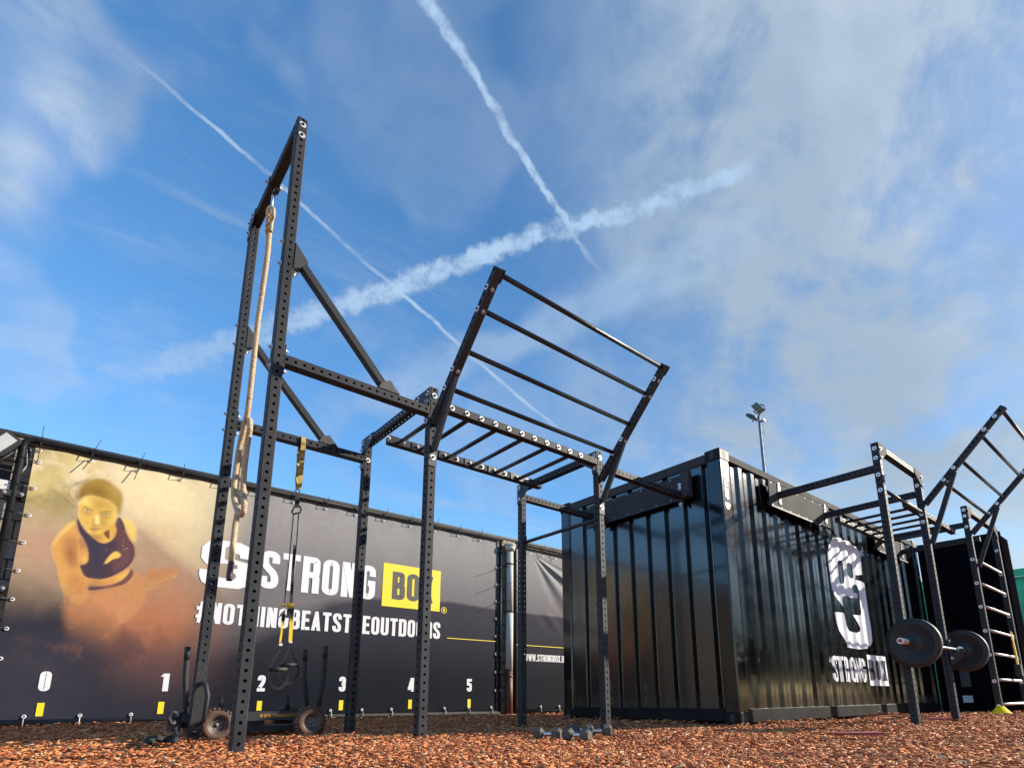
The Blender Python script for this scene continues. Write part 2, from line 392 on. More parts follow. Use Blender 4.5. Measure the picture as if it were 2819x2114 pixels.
    def lathe(s, c, axis, prof, seg=32, closed=False):
        """prof: (radius, distance along axis)"""
        d = np.array(axis, float); d /= np.linalg.norm(d); u = np.cross(d, (0, 0, 1) if abs(d[2]) < .9 else (1, 0, 0)); u /= np.linalg.norm(u); v = np.cross(d, u)
        c = np.array(c, float); rings = []
        for r, h in prof: rings.append(s.add([c+d*h+r*(math.cos(t)*u+math.sin(t)*v) for t in np.linspace(0, 2*math.pi, seg, endpoint=False)]))
        for a, b in zip(rings, rings[1:]):
            for j in range(seg): s.face([a+j, a+(j+1) % seg, b+(j+1) % seg, b+j], smooth=True)
        if not closed: s.face([rings[0]+seg-1-j for j in range(seg)]); s.face([rings[-1]+j for j in range(seg)])
    def build(s, name, mats, parent=None, loc=None):
        me = bpy.data.meshes.new(name); off = wl(parent) if parent else Vector(loc or (0, 0, 0))
        me.from_pydata([(x-off.x, y-off.y, z-off.z) for x, y, z in s.v], [], s.f)
        for m_ in (mats if isinstance(mats, (list, tuple)) else [mats]): me.materials.append(MATS[m_])
        uvl = me.uv_layers.new(name='UVMap'); k = 0; data = np.full(len(me.loops)*2, 1.0)
        for f, uv in zip(s.f, s.uv):
            if uv:
                for j, q in enumerate(uv): data[2*(k+j)] = q[0]; data[2*(k+j)+1] = q[1]
            k += len(f)
        uvl.data.foreach_set('uv', data)
        me.polygons.foreach_set('use_smooth', s.sm); me.polygons.foreach_set('material_index', s.mi)
        me.validate(); me.update()
        o = bpy.data.objects.new(name, me); COL.objects.link(o)
        if parent: o.parent = parent
        else: o.location = off
        return o

def fix_normals(o):
    bm = bmesh.new(); bm.from_mesh(o.data); bmesh.ops.recalc_face_normals(bm, faces=bm.faces); bm.to_mesh(o.data); bm.free()
    return o

# one bolt mesh shared by all bolts: washer disc and domed head, axis +Z
def bolt_mesh(name, rw, rb):
    b = MB(); b.cyl((0, 0, 0), (0, 0, .003), rw, seg=20); b.cur = 1
    b.cyl((0, 0, .003), (0, 0, .010), rb, rb*.8, seg=6, smooth=False)
    b.cyl((0, 0, .010), (0, 0, .016), rb*.45, seg=8)
    o = b.build(name, ['washer', 'dark_metal']); me = o.data; bpy.data.objects.remove(o); return me
BOLT = bolt_mesh('bolt', .0205, .0095)
NUT = bolt_mesh('nut', .014, .010); NUT.materials[0] = MATS['zinc']; NUT.materials[1] = MATS['zinc']
def bolt(parent, pos, nrm, me=None, name='bolt', sc=1):
    o = bpy.data.objects.new(name, me or BOLT); COL.objects.link(o); o.parent = parent
    o.location = Vector([float(x) for x in pos])-wl(parent); o.rotation_euler = Vector(nrm).to_track_quat('Z', 'Y').to_euler(); o.scale = (sc,)*3
    return o

# ------------------------------------------------------------------ ground
def sstep(x, a, b):
    t = np.clip((x-a)/(b-a), 0, 1); return t*t*(3-2*t)
_ph = rng.uniform(0, 6.28, 12); _fr = rng.uniform(.8, 5.5, 12); _an = rng.uniform(0, 6.28, 12)
def gz(x, y):
    x = np.asarray(x, float); y = np.asarray(y, float)
    z = .04*sstep(x, 5.0, 8.0)*(1-sstep(y, 1.9, 2.7))+.0
    h = 0
    for a, b, c in zip(_ph, _fr, _an): h = h+np.sin(b*(x*np.cos(c)+y*np.sin(c))+a)/(1+b)
    for a, b in ((.779, 4.186), (.779, 3.158), (1.783, 4.186), (1.783, 3.158), (3.41, 4.186), (3.41, 3.158), (5.68, 1.729), (6.81, 1.729), (8.56, 1.729)):
        z = z+.022*np.exp(-((x-a)**2+(y-b)**2)/.012)-.014*np.exp(-((x-a-.16)**2+(y-b+.10)**2)/.03)
    dx_ = np.maximum(np.maximum(4.642-x, x-10.13), 0); dy_ = np.maximum(np.maximum(2.727-y, y-4.946), 0)
    z = z+.022*np.exp(-(dx_**2+dy_**2)/.02)*(.6+.8*np.sin(x*5.1+y*3.7)**2)
    return z+.014*h-.010
def grid(name, X, Y, Zf, matn, kind='structure'):
    gx, gy = np.meshgrid(X, Y, indexing='ij'); z = Zf(gx, gy)
    nx, ny = gx.shape
    v = np.stack([gx, gy, z], -1).reshape(-1, 3)
    i = np.arange(nx*ny).reshape(nx, ny)
    f = np.stack([i[:-1, :-1], i[1:, :-1], i[1:, 1:], i[:-1, 1:]], -1).reshape(-1, 4)
    me = bpy.data.meshes.new(name); me.from_pydata(v.tolist(), [], f.tolist()); me.materials.append(MATS[matn])
    me.polygons.foreach_set('use_smooth', [True]*len(f))
    o = bpy.data.objects.new(name, me); COL.objects.link(o); o['kind'] = kind
    return o
gX = np.concatenate([[-900, -300, -100, -40, -15], np.arange(-6, 16, .12), [20, 40, 100, 300, 900]])
gY = np.concatenate([[-900, -300, -100, -40, -15], np.arange(-4, 9, .12), [12, 40, 100, 300, 900]])
grid('ground', gX, gY, lambda x, y: gz(x, y)-.012, 'bed')

def make_chips():
    # positions: polar about the viewing spot's ground, denser close by, only where the mulch bed is
    P_ = []
    def band(r0, r1, n_, s):
        r = np.sqrt(rng.uniform(r0*r0, r1*r1, n_)); a = rng.uniform(CYAW-1.05, CYAW+.98, n_)
        P_.append(np.stack([r*np.cos(a), r*np.sin(a), np.full(n_, s)], 1))
    band(1.3, 3.2, 42000, .72); band(3.0, 5.2, 36000, .82); band(5.0, 8.6, 26000, 1.0); band(8.4, 15, 9000, 1.5)
    A = np.concatenate(P_); x, y, s = A.T
    ok = (y < 7.45) & ~((x > 4.66) & (x < 10.12) & (y > 2.75) & (y < 4.93)) & (x < 16) & (x > -7)
    x, y, s = x[ok], y[ok], s[ok]; N_ = len(x)
    L = s*rng.gamma(4, .0068, N_)+.010; W_ = L*rng.uniform(.16, .48, N_); T = rng.uniform(.003, .009, N_)*s
    long_ = rng.random(N_) < .03; L[long_] *= 2; W_[long_] *= .5
    yaw = rng.uniform(0, math.pi, N_); pit = rng.normal(0, .20, N_); rol = rng.normal(0, .28, N_)
    base = np.array([[-1, -.7, -1], [1, -.35, -1], [1, .3, -1], [-1, .8, -1], [-.92, -.6, 1], [.85, -.3, 1], [.92, .25, 1], [-.85, .7, 1]])*.5
    V = base[None]*np.stack([L, W_, T], 1)[:, None]
    V = V*(1+rng.uniform(-.32, .32, V.shape))
    cp, sp = np.cos(pit), np.sin(pit); cr, sr = np.cos(rol), np.sin(rol); cy, sy = np.cos(yaw), np.sin(yaw)
    X, Y, Z = V[..., 0], V[..., 1], V[..., 2]
    Y, Z = Y*cr[:, None]-Z*sr[:, None], Y*sr[:, None]+Z*cr[:, None]
    X, Z = X*cp[:, None]+Z*sp[:, None], -X*sp[:, None]+Z*cp[:, None]
    X, Y = X*cy[:, None]-Y*sy[:, None], X*sy[:, None]+Y*cy[:, None]
    z0 = gz(x, y)+rng.uniform(-.008, .014, N_)
    V = np.stack([X+x[:, None], Y+y[:, None], Z+z0[:, None]], -1).reshape(-1, 3)
    F = np.array([(0, 3, 2, 1), (4, 5, 6, 7), (0, 1, 5, 4), (1, 2, 6, 5), (2, 3, 7, 6), (3, 0, 4, 7)])
    F = (F[None]+8*np.arange(N_)[:, None, None]).reshape(-1, 4)
    me = bpy.data.meshes.new('bark_mulch'); me.vertices.add(len(V)); me.vertices.foreach_set('co', V.ravel())
    me.loops.add(F.size); me.loops.foreach_set('vertex_index', F.ravel()); me.polygons.add(len(F))
    me.polygons.foreach_set('loop_start', np.arange(len(F))*4); me.polygons.foreach_set('loop_total', np.full(len(F), 4))
    me.materials.append(MATS['chips']); me.update(calc_edges=True)
    o = bpy.data.objects.new('bark_mulch', me); COL.objects.link(o)
    tag(o, 'loose reddish brown bark mulch chips covering the ground', 'mulch', kind='stuff')
make_chips()

# ------------------------------------------------------------------ wall and its frames
YW = 7.53
wl_ = MB(); wl_.box((-7, YW+.0, -.3), (9.5, YW+.36, 2.88))
o = wl_.build('concrete_wall', 'block', loc=(0, YW, 0)); tag(o, 'grey and yellowish concrete block wall behind the printed banners', 'wall')
cp_ = MB(); cp_.box((-7, YW-.02, 2.883), (9.5, YW+.40, 2.915)); c2 = cp_.build('coping', 'dark_metal', o)
c2.location = (0, 0, 0)
c2.data.transform(Matrix.Translation((0, 0, 0)))
# dark plinth mesh at the foot of the wall
pm = MB(); pm.box((-7, YW-.03, -.2), (5.6, YW-.0015, .03)); pl_ = pm.build('plinth_strip', 'rubber', o)

def pipe_path(pts, r=.03, fil=.09):
    out = []
    pts = [np.array(p, float) for p in pts]
    for k, p in enumerate(pts):
        if 0 < k < len(pts)-1:
            a = p+(pts[k-1]-p)/np.linalg.norm(pts[k-1]-p)*fil; b = p+(pts[k+1]-p)/np.linalg.norm(pts[k+1]-p)*fil
            for t in np.linspace(0, 1, 7): out.append((1-t)**2*a+2*t*(1-t)*p+t*t*b)
        else: out.append(p)
    return out
YP = YW-.06
fr = thing('pipe_frame', 'black scaffold tube frame around the large printed banner', 'frame', (2.5, YP, 0))
b = MB(); b.sweep(pipe_path([(-.47, YP, .02), (-.45, YP, 2.845), (5.66, YP, 2.835)]), .033, 14); b.build('upper_tube', 'gloss_rail', fr)
b = MB(); b.cyl((-.45, YP, .045), (5.62, YP, .005), .026, seg=14); b.build('lower_tube', 'satin_plate', fr)
b = MB(); b.cyl((5.62, YP, 0), (5.62, YP, 2.80), .026, seg=14); b.build('side_tube', 'gloss_rail', fr)
for zz in (2.25, 1.3, .5):
    b = MB(); b.box((-.52, YP-.03, zz-.03), (-.38, YP+.08, zz+.03)); c_ = b.build('pipe_clamp', 'dark_metal', fr)
    for q in (-.515, -.385): bolt(c_, (q, YP-.03, zz), (0, -1, 0), NUT, 'nut', 1.2)
fr2 = thing('pipe_frame', 'black scaffold tube frame around the creased second banner', 'frame', (6.4, YP, 0))
b = MB(); b.sweep(pipe_path([(5.93, YP, -.02), (5.93, YP, 2.83), (9.3, YP, 2.82)]), .03, 14); b.build('upper_tube', 'gloss_rail', fr2)
b = MB(); b.cyl((5.9, YP, .02), (9.3, YP, .0), .026, seg=14); b.build('lower_tube', 'satin_plate', fr2)

# value noise on arrays
def vnoise(x, y, sc, seed, octs=5, rough=.55):
    r = np.random.default_rng(seed); out = 0; amp = 1; tot = 0
    for o_ in range(octs):
        g = r.random((64, 64)); u = x*sc*2**o_+17.3*o_; v = y*sc*2**o_+9.1*o_
        i = np.floor(u).astype(int); j = np.floor(v).astype(int); fu = u-i; fv = v-j; fu = fu*fu*(3-2*fu); fv = fv*fv*(3-2*fv)
        a = g[i % 64, j % 64]; b_ = g[(i+1) % 64, j % 64]; c = g[i % 64, (j+1) % 64]; d = g[(i+1) % 64, (j+1) % 64]
        out = out+amp*((a*(1-fu)+b_*fu)*(1-fv)+(c*(1-fu)+d*fu)*fv); tot += amp; amp *= rough
    return out/tot
def inpoly(px, py, poly):
    c = np.zeros(px.shape, bool); m_ = len(poly)
    for k in range(m_):
        x0, y0 = poly[k]; x1, y1 = poly[(k+1) % m_]
        if y0 == y1: continue
        q = ((y0 > py) != (y1 > py)) & (px < (x1-x0)*(py-y0)/(y1-y0)+x0); c ^= q
    return c
def blur(a, k):
    k = int(round(k))
    if k < 1: return a
    for _ in range(2):
        for ax in (0, 1):
            p = np.pad(a, [(k+1, k) if i == ax else (0, 0) for i in (0, 1)], mode='edge'); c = np.cumsum(p, axis=ax)
            n_ = a.shape[ax]
            a = (np.take(c, np.arange(2*k+1, 2*k+1+n_), axis=ax)-np.take(c, np.arange(0, n_), axis=ax))/(2*k+1)
    return a
def smooth_poly(p, it=2):
    p = [np.array(q, float) for q in p]
    for _ in range(it):
        q = []
        for k in range(len(p)):
            a, b_ = p[k], p[(k+1) % len(p)]; q += [a*.75+b_*.25, a*.25+b_*.75]
        p = q
    return p
def wallpt(u, v):
    q = P(1, YW, u, v); return (q[0], q[2])
ZR = lambda x, y: wallpt(60+x/2.764, 1250+y/2.764)      # survey sheet of the printed figure

def greyprint(gx, gz_):
    """printed backdrop: charcoal foot, a hard horizon line that drops to the left, grey above"""
    L = lambda *c: np.array(lin(*c)); mx = lambda a, b_, f: a*(1-f[..., None])+b_*f[..., None]
    low = mx(np.zeros(gx.shape+(3,))+L(27, 29, 37), L(64, 63, 70), sstep(gz_, .3, 1.75))
    up = mx(np.zeros(gx.shape+(3,))+L(114, 109, 110), L(147, 143, 140), sstep(gz_, 1.5, 2.7))
    hz = np.interp(gx, [1.6, 2.45, 2.85, 3.4, 4.7, 5.6, 9], [1.0, 1.30, 1.50, 1.60, 1.68, 1.64, 1.63])
    wd = np.interp(gx, [1.6, 2.6, 3.2, 9], [.35, .10, .03, .012])
    return mx(low, up, np.clip((gz_-hz)/wd*.5+.5, 0, 1))
def make_banner():
    bx0, bx1 = -.36, 5.57
    xs = np.concatenate([np.arange(bx0-.12, 1.18, .0045), np.arange(1.18, 1.6, .008), np.arange(1.6, bx1+.001, .02)]); zs = np.concatenate([np.arange(.06, .95, .012), np.arange(.95, 2.6, .0045), np.arange(2.6, 2.80, .01)])
    gx, gz_ = np.meshgrid(xs, zs, indexing='ij')
    # ---- printed background
    t = np.clip((gz_-.1)/2.7, 0, 1)
    def L(*c): return np.array(lin(*c))
    def mixc(a, b_, f): return a*(1-f[..., None])+b_*f[..., None]
    n1 = vnoise(gx, gz_, 1.3, 3); n2 = vnoise(gx+5, gz_, 3.1, 8, 6, .6); n3 = vnoise(gx*1.2, gz_*1.2, 2.0, 21, 5)
    right = greyprint(gx, gz_)
    left = mixc(np.zeros(gx.shape+(3,))+L(44, 45, 54), L(176, 150, 120), sstep(t+.25*(n1-.5), .30, .66))
    left = mixc(left, L(216, 200, 160), sstep(t+.18*(n3-.5), .62, .92))
    col = mixc(left, right, sstep(gx+.25*(n1-.5), .75, 1.9))
    # bright dust behind the head, with the beam edge falling to the right
    e0 = np.array(ZR(860, 540)); e1 = np.array(ZR(1400, 1010)); dd = e1-e0
    side = ((gx-e0[0])*dd[1]-(gz_-e0[1])*dd[0])/np.linalg.norm(dd)          # negative above the edge
    glow = sstep(-side, -.06, .16)*(1-sstep(gx, 1.0, 1.9))*sstep(gx, .25, .6)
    col = mixc(col, L(232, 212, 160), glow*.42)
    col = mixc(col, L(150, 122, 98), sstep(side, -.03, .05)*(1-sstep(side, .1, .75))*sstep(gx, .45, .75)*(1-sstep(gx, 1.2, 1.7))*.5)
    # ochre smoke upper left, rust smoke lower right of the figure
    sm = sstep(n2, .42, .62)*sstep(gz_, 1.9, 2.2)*(1-sstep(gx, .1, .6)); col = mixc(col, L(184, 162, 84), sm*.6)
    sm = sstep(n3, .45, .66)*sstep(gz_, 1.75, 2.3)*(1-sstep(gx, .0, .5)); col = mixc(col, L(120, 108, 72), sm*.6)
    rust = np.exp(-((gx-.95)/.42)**2-((gz_-1.15)/.42)**2); col = mixc(col, L(196, 124, 82), np.clip(rust*(.15+.9*n2), 0, .75))
    rust = np.exp(-((gx-1.0)/.5)**2-((gz_-.7)/.35)**2); col = mixc(col, L(96, 72, 72), np.clip(rust*(.1+.8*n3), 0, .6))
    pale = np.exp(-((gx-.0)/.45)**2-((gz_-1.75)/.22)**2); col = mixc(col, L(176, 138, 112), np.clip(pale*(.2+n1), 0, .7))
    # ---- figure, layered soft shapes; FA face sheet, FB body sheet, FC hand sheet of the survey
    FA = lambda x, y: wallpt(170+x/4.76, 1300+y/4.76)
    FB = lambda x, y: wallpt(130+x/3.526, 1420+y/3.526)
    FC = lambda x, y: wallpt(330+x/4.139, 1520+y/4.139)
    def lay(poly, c, op=1.0, bl=1, sm_=2, fade=None, F=ZR):
        nonlocal col
        q = [F(*p) for p in poly]; q = smooth_poly(q, sm_) if sm_ else q
        x0 = min(p[0] for p in q)-.2; x1 = max(p[0] for p in q)+.2; i0, i1 = np.searchsorted(xs, [x0, x1]); i0 = max(i0-1, 0)
        sl_ = (slice(i0, i1+1), slice(None))
        m_ = blur(inpoly(gx[sl_], gz_[sl_], q).astype(float), bl if bl < 4 else bl*.42+1.6)*op
        if fade is not None: m_ = m_*fade[sl_]
        col[sl_] = mixc(col[sl_], c, m_)
    def line(pts, c, wd=2.0, op=.8, bl=1, F=FA):
        for k in range(len(pts)-1):
            (xa, ya), (xb, yb) = pts[k], pts[k+1]; nx, ny = (yb-ya), -(xb-xa); l_ = math.hypot(nx, ny)/wd*2+1e-6; nx /= l_; ny /= l_
            lay([(xa-nx, ya-ny), (xb-nx, yb-ny), (xb+nx, yb+ny), (xa+nx, ya+ny)], c, op, bl, 0, None, F)
    def curve(pts, n_=7):
        pts = [np.array(p+(0,), float) for p in pts]; out = []
        for k in range(len(pts)-1):
            p0 = pts[max(k-1, 0)]; p1 = pts[k]; p2 = pts[k+1]; p3 = pts[min(k+2, len(pts)-1)]
            for t in np.linspace(0, 1, n_, endpoint=False): out.append(tuple((.5*((2*p1)+(-p0+p2)*t+(2*p0-5*p1+4*p2-p3)*t*t+(-p0+3*p1-3*p2+p3)*t**3))[:2]))
        return out+[tuple(pts[-1][:2])]
    amber = L(204, 152, 84); rim = L(238, 204, 120); tan = L(190, 128, 78); brown = L(142, 96, 72); plum = L(72, 58, 66); navy = L(58, 56, 72); plumr = L(112, 74, 72)
    dis = sstep(gz_, FB(0, 940)[1], FB(0, 560)[1])
    # hips and thighs dissolving into dust
    lay([(165, 740), (400, 745), (700, 690), (830, 560), (952, 640), (952, 860), (870, 952), (700, 1100), (650, 1300), (400, 1400), (180, 1250)], L(186, 126, 84), .75, 12, 2, sstep(gz_, FB(0, 1400)[1], FB(0, 850)[1]), F=FB)
    lay([(380, 745), (560, 735), (720, 700), (800, 640), (930, 760), (900, 880), (700, 920), (450, 900)], L(198, 138, 90), .6, 10, F=FB)
    lay([(640, 800), (760, 740), (860, 780), (820, 880), (700, 900)], L(150, 104, 76), .5, 14, F=FB)
    # forearm and reaching hand
    lay([(150, 190), (215, 250), (240, 300), (290, 240), (340, 205), (372, 160), (386, 172), (384, 230), (420, 225), (480, 212), (540, 185), (620, 168), (660, 185), (664, 225), (640, 262), (632, 285), (560, 340), (480, 385), (400, 420), (295, 436), (285, 500), (250, 590), (180, 680), (80, 770), (0, 830), (-60, 700), (-60, 420), (0, 380), (90, 350)], L(184, 134, 88), .85, 2, F=FC)
    lay([(300, 250), (372, 170), (384, 228), (480, 215), (620, 172), (660, 200), (600, 250), (500, 290), (380, 330), (300, 330)], L(166, 114, 74), .55, 6, F=FC)
    lay([(500, 330), (634, 284), (560, 345), (480, 385), (400, 415), (420, 385)], L(158, 106, 72), .6, 4, F=FC)
    line(curve([(520, 325), (580, 300), (634, 280)]), L(222, 178, 124), 5, .6, 1, FC)
    line(curve([(240, 298), (290, 240), (345, 200), (375, 158)]), L(146, 102, 66), 4, .7, 1, FC)
    line(curve([(386, 232), (480, 212), (560, 178), (630, 168), (664, 190)]), L(138, 96, 64), 4, .7, 1, FC)
    line(curve([(296, 436), (400, 420), (480, 388), (560, 345), (634, 290)]), L(214, 160, 108), 4, .6, 1, FC)
    line(curve([(294, 440), (290, 500), (250, 590), (180, 690), (80, 780), (0, 835)]), L(150, 98, 66), 5, .7, 1, FC)
    line(curve([(300, 452), (298, 505), (258, 600), (190, 700), (90, 790)]), L(224, 164, 104), 5, .5, 2, FC)
    # far shoulder glow
    lay([(700, 20), (760, 40), (850, 70), (860, 180), (840, 280), (790, 220), (740, 110)], L(236, 200, 100), .85, 6, F=FB)
    # near arm
    lay([(280, 50), (190, 95), (120, 170), (60, 260), (44, 320), (60, 400), (95, 480), (110, 570), (135, 680), (165, 760), (230, 850), (330, 880), (400, 800), (395, 620), (340, 540), (310, 460), (360, 480), (400, 440), (395, 330), (340, 220), (290, 130)], amber, 1, 2, 2, .2+.8*dis, F=FB)
    lay([(170, 250), (150, 290), (170, 400), (210, 500), (280, 540), (300, 440), (300, 300), (280, 220), (230, 190)], L(160, 104, 68), .75, 12, F=FB)
    lay([(190, 330), (230, 310), (260, 400), (250, 480), (210, 440)], L(120, 78, 66), .6, 10, F=FB)
    lay([(290, 210), (350, 230), (385, 320), (340, 340), (300, 300)], L(150, 100, 74), .7, 7, F=FB)
    lay([(190, 560), (300, 560), (390, 640), (395, 730), (300, 800), (220, 700)], L(184, 122, 78), .7, 14, F=FB)
    lay([(275, 52), (200, 95), (125, 175), (62, 262), (50, 330), (90, 250), (160, 170), (240, 110)], rim, .8, 3, F=FB)
    line(curve([(275, 52), (190, 98), (120, 172), (60, 260), (44, 325), (60, 400), (98, 490), (112, 580), (138, 690), (165, 765), (165, 850)]), L(238, 176, 70), 7, .65, 1, FB)
    line(curve([(290, 210), (300, 300), (305, 380), (300, 460)]), L(236, 190, 96), 6, .6, 1, FB)
    lay([(315, 420), (360, 470), (398, 440), (400, 360), (385, 330), (370, 400)], L(232, 178, 92), .7, 4, F=FB)
    # waist
    lay([(330, 560), (450, 620), (560, 615), (720, 550), (800, 500), (800, 560), (740, 630), (620, 680), (400, 690), (390, 640)], L(204, 148, 82), 1, 2, F=FB)
    lay([(420, 620), (540, 640), (560, 680), (400, 690), (400, 640)], brown, .5, 8, F=FB)
    lay([(640, 610), (760, 550), (795, 520), (790, 580), (700, 650)], L(224, 186, 92), .6, 6, F=FB)
    lay([(392, 690), (500, 692), (640, 670), (750, 610), (800, 540), (808, 505), (832, 545), (825, 600), (770, 655), (700, 690), (560, 715), (400, 736)], plumr, 1, 1, 1, F=FB)
    lay([(392, 692), (520, 690), (560, 712), (400, 735)], plum, .8, 5, F=FB)
    line(curve([(400, 738), (560, 716), (700, 692), (780, 650), (834, 590)]), L(228, 176, 100), 5, .7, 1, FB)
    # neck and collar bones
    lay([(420, 820), (360, 850), (430, 930), (520, 945), (640, 910), (720, 800), (725, 740), (690, 660), (600, 700), (500, 800)], L(214, 166, 74), 1, 1.2, F=FA)
    lay([(400, 830), (520, 830), (560, 880), (480, 900), (410, 880)], brown, .6, 6, F=FA)
    lay([(528, 800), (625, 745), (620, 885), (600, 880)], L(104, 72, 62), 1, 1, 1, F=FA)
    # cropped sports top
    lay([(282, 40), (290, 100), (305, 160), (350, 225), (395, 320), (402, 430), (370, 478), (312, 480), (330, 540), (360, 595), (430, 615), (540, 620), (640, 590), (760, 520), (820, 460), (850, 380), (842, 290), (830, 285), (790, 225), (755, 150), (740, 80), (695, 5), (660, 50), (655, 100), (678, 140), (655, 215), (590, 270), (520, 275), (455, 235), (400, 185), (340, 110), (300, 30)], plum, 1, .8, 1, F=FB)
    lay([(300, 120), (380, 250), (420, 400), (440, 590), (540, 610), (560, 300), (430, 220), (340, 110)], navy, .75, 12, F=FB)
    lay([(660, 60), (700, 30), (780, 230), (840, 320), (830, 440), (700, 540), (620, 560), (640, 400), (700, 300), (650, 220), (680, 140)], plumr, .7, 10, F=FB)
    lay([(545, 478), (590, 405), (650, 352), (690, 360), (714, 395), (690, 412), (630, 425), (590, 460)], L(226, 184, 90), 1, 1, 2, F=FB)
    line(curve([(545, 478), (590, 405), (650, 354), (692, 360), (715, 395)]), L(246, 214, 130), 4, .6, 1, FB)
    line(curve([(755, 150), (790, 225), (832, 290), (850, 370), (820, 460), (760, 520), (640, 592), (540, 622)]), L(220, 156, 104), 5, .75, 1, FB)
    for p in ((735, 158), (742, 238), (728, 295), (738, 335), (755, 328), (770, 322), (570, 340)): lay([(p[0]-7, p[1]-2), (p[0]+7, p[1]-4), (p[0]+7, p[1]+1), (p[0]-7, p[1]+3)], L(190, 160, 160), .7, 0, 0, F=FB)
    # hair
    lay([(200, 400), (210, 300), (240, 210), (300, 145), (400, 95), (500, 88), (600, 120), (690, 190), (770, 260), (797, 330), (790, 430), (760, 550), (735, 585), (715, 560), (720, 480), (640, 400), (520, 350), (400, 320), (310, 320), (240, 380)], L(158, 128, 58), 1, 4, F=FA)
    lay([(215, 300), (260, 290), (330, 270), (420, 330), (560, 370), (640, 300), (560, 230), (420, 220), (300, 200), (240, 230)], L(118, 90, 36), .7, 18, F=FA)
    lay([(205, 390), (225, 300), (300, 280), (330, 300), (250, 350)], L(84, 58, 34), .8, 8, F=FA)
    lay([(640, 130), (780, 250), (798, 360), (700, 330), (620, 230)], L(196, 170, 100), .5, 20, F=FA)
    lay([(680, 440), (760, 430), (755, 560), (735, 585), (712, 540)], L(168, 136, 56), .7, 8, F=FA)
    for k in range(16):
        a = k/15; line(curve([(250+400*a, 120-26*math.sin(a*3.1)), (270+330*a, 200), (250+400*a, 300+30*math.sin(a*3))]), L(92, 68, 30), 4, .4, 1, FA)
    # face
    lay([(232, 400), (300, 330), (400, 315), (520, 350), (640, 400), (715, 480), (720, 560), (690, 650), (640, 720), (560, 780), (480, 825), (400, 830), (340, 800), (270, 700), (218, 600), (212, 500)], L(214, 176, 92), 1, 2, F=FA)
    lay([(380, 330), (560, 370), (640, 420), (660, 500), (500, 520), (420, 500), (370, 430)], L(170, 136, 54), .65, 18, F=FA)
    lay([(250, 390), (340, 330), (370, 400), (360, 460), (270, 440)], L(236, 212, 120), .7, 10, F=FA)
    lay([(220, 500), (232, 600), (290, 700), (350, 780), (400, 810), (390, 720), (330, 660), (280, 580), (250, 520)], L(206, 162, 72), .5, 10, F=FA)
    lay([(470, 560), (520, 580), (620, 640), (640, 720), (540, 790), (480, 740), (470, 650)], L(176, 134, 62), .65, 12, F=FA)
    lay([(640, 560), (720, 520), (700, 640), (640, 720), (600, 680)], L(222, 192, 96), .6, 10, F=FA)
    # brows and eyes
    line(curve([(255, 444), (290, 458), (330, 478), (375, 505), (415, 522)]), L(104, 72, 40), 9, .85, 1, FA)
    line(curve([(490, 535), (540, 526), (600, 520), (655, 532)]), L(104, 72, 40), 9, .85, 1, FA)
    lay([(262, 485), (310, 480), (390, 520), (395, 560), (350, 580), (290, 560)], L(150, 112, 60), .8, 7, F=FA)
    lay([(490, 560), (560, 540), (620, 548), (640, 575), (600, 610), (530, 610)], L(150, 112, 60), .8, 7, F=FA)
    lay([(285, 496), (320, 492), (362, 512), (372, 534), (330, 534), (300, 518)], L(226, 204, 150), .9, 1, F=FA)
    lay([(532, 562), (570, 550), (618, 560), (606, 582), (562, 584)], L(226, 204, 150), .9, 1, F=FA)
    lay([(312, 500), (336, 498), (350, 514), (340, 528), (318, 522)], L(74, 52, 40), .95, 1, F=FA)
    lay([(556, 556), (582, 553), (594, 566), (582, 578), (562, 576)], L(74, 52, 40), .95, 1, F=FA)
    line(curve([(268, 492), (310, 486), (358, 506), (380, 532)]), L(70, 46, 34), 6, .9, 1, FA)
    line(curve([(512, 566), (556, 548), (600, 548), (634, 570)]), L(70, 46, 34), 6, .9, 1, FA)
    # nose, cheeks, lips, chin
    lay([(440, 570), (470, 560), (485, 640), (486, 682), (462, 698), (436, 690), (432, 640)], L(246, 226, 150), .9, 2.5, F=FA)
    lay([(425, 570), (440, 580), (425, 690), (400, 715), (385, 690), (410, 640)], L(150, 108, 52), .75, 3, F=FA)
    lay([(385, 700), (420, 705), (470, 700), (450, 722), (400, 724)], L(116, 78, 50), .8, 2.5, F=FA)
    lay([(318, 620), (350, 630), (345, 662), (318, 660)], L(160, 112, 60), .6, 5, F=FA)
    lay([(500, 640), (540, 650), (560, 700), (520, 710)], L(150, 106, 60), .5, 7, F=FA)
    lay([(360, 742), (390, 735), (420, 745), (470, 748), (510, 752), (470, 764), (420, 764), (380, 762)], L(126, 74, 56), .95, 1.5, F=FA)
    lay([(375, 764), (430, 766), (480, 766), (450, 784), (400, 784)], L(186, 124, 76), .85, 2, F=FA)
    line(curve([(365, 750), (420, 757), (510, 756)]), L(84, 48, 42), 4, .8, 1, FA)
    lay([(400, 770), (430, 780), (425, 850), (395, 840)], L(140, 84, 60), .6, 5, F=FA)
    lay([(440, 790), (500, 780), (520, 800), (460, 822)], L(224, 186, 90), .7, 4, F=FA)
    line(curve([(215, 560), (232, 620), (270, 700), (330, 780), (400, 830)]), L(244, 212, 104), 7, .8, 1, FA)
    line(curve([(232, 400), (220, 450), (214, 520), (216, 570)]), L(238, 214, 130), 5, .6, 1, FA)
    line(curve([(400, 832), (470, 828), (530, 800), (620, 742), (690, 655)]), L(150, 108, 56), 6, .6, 2, FA)
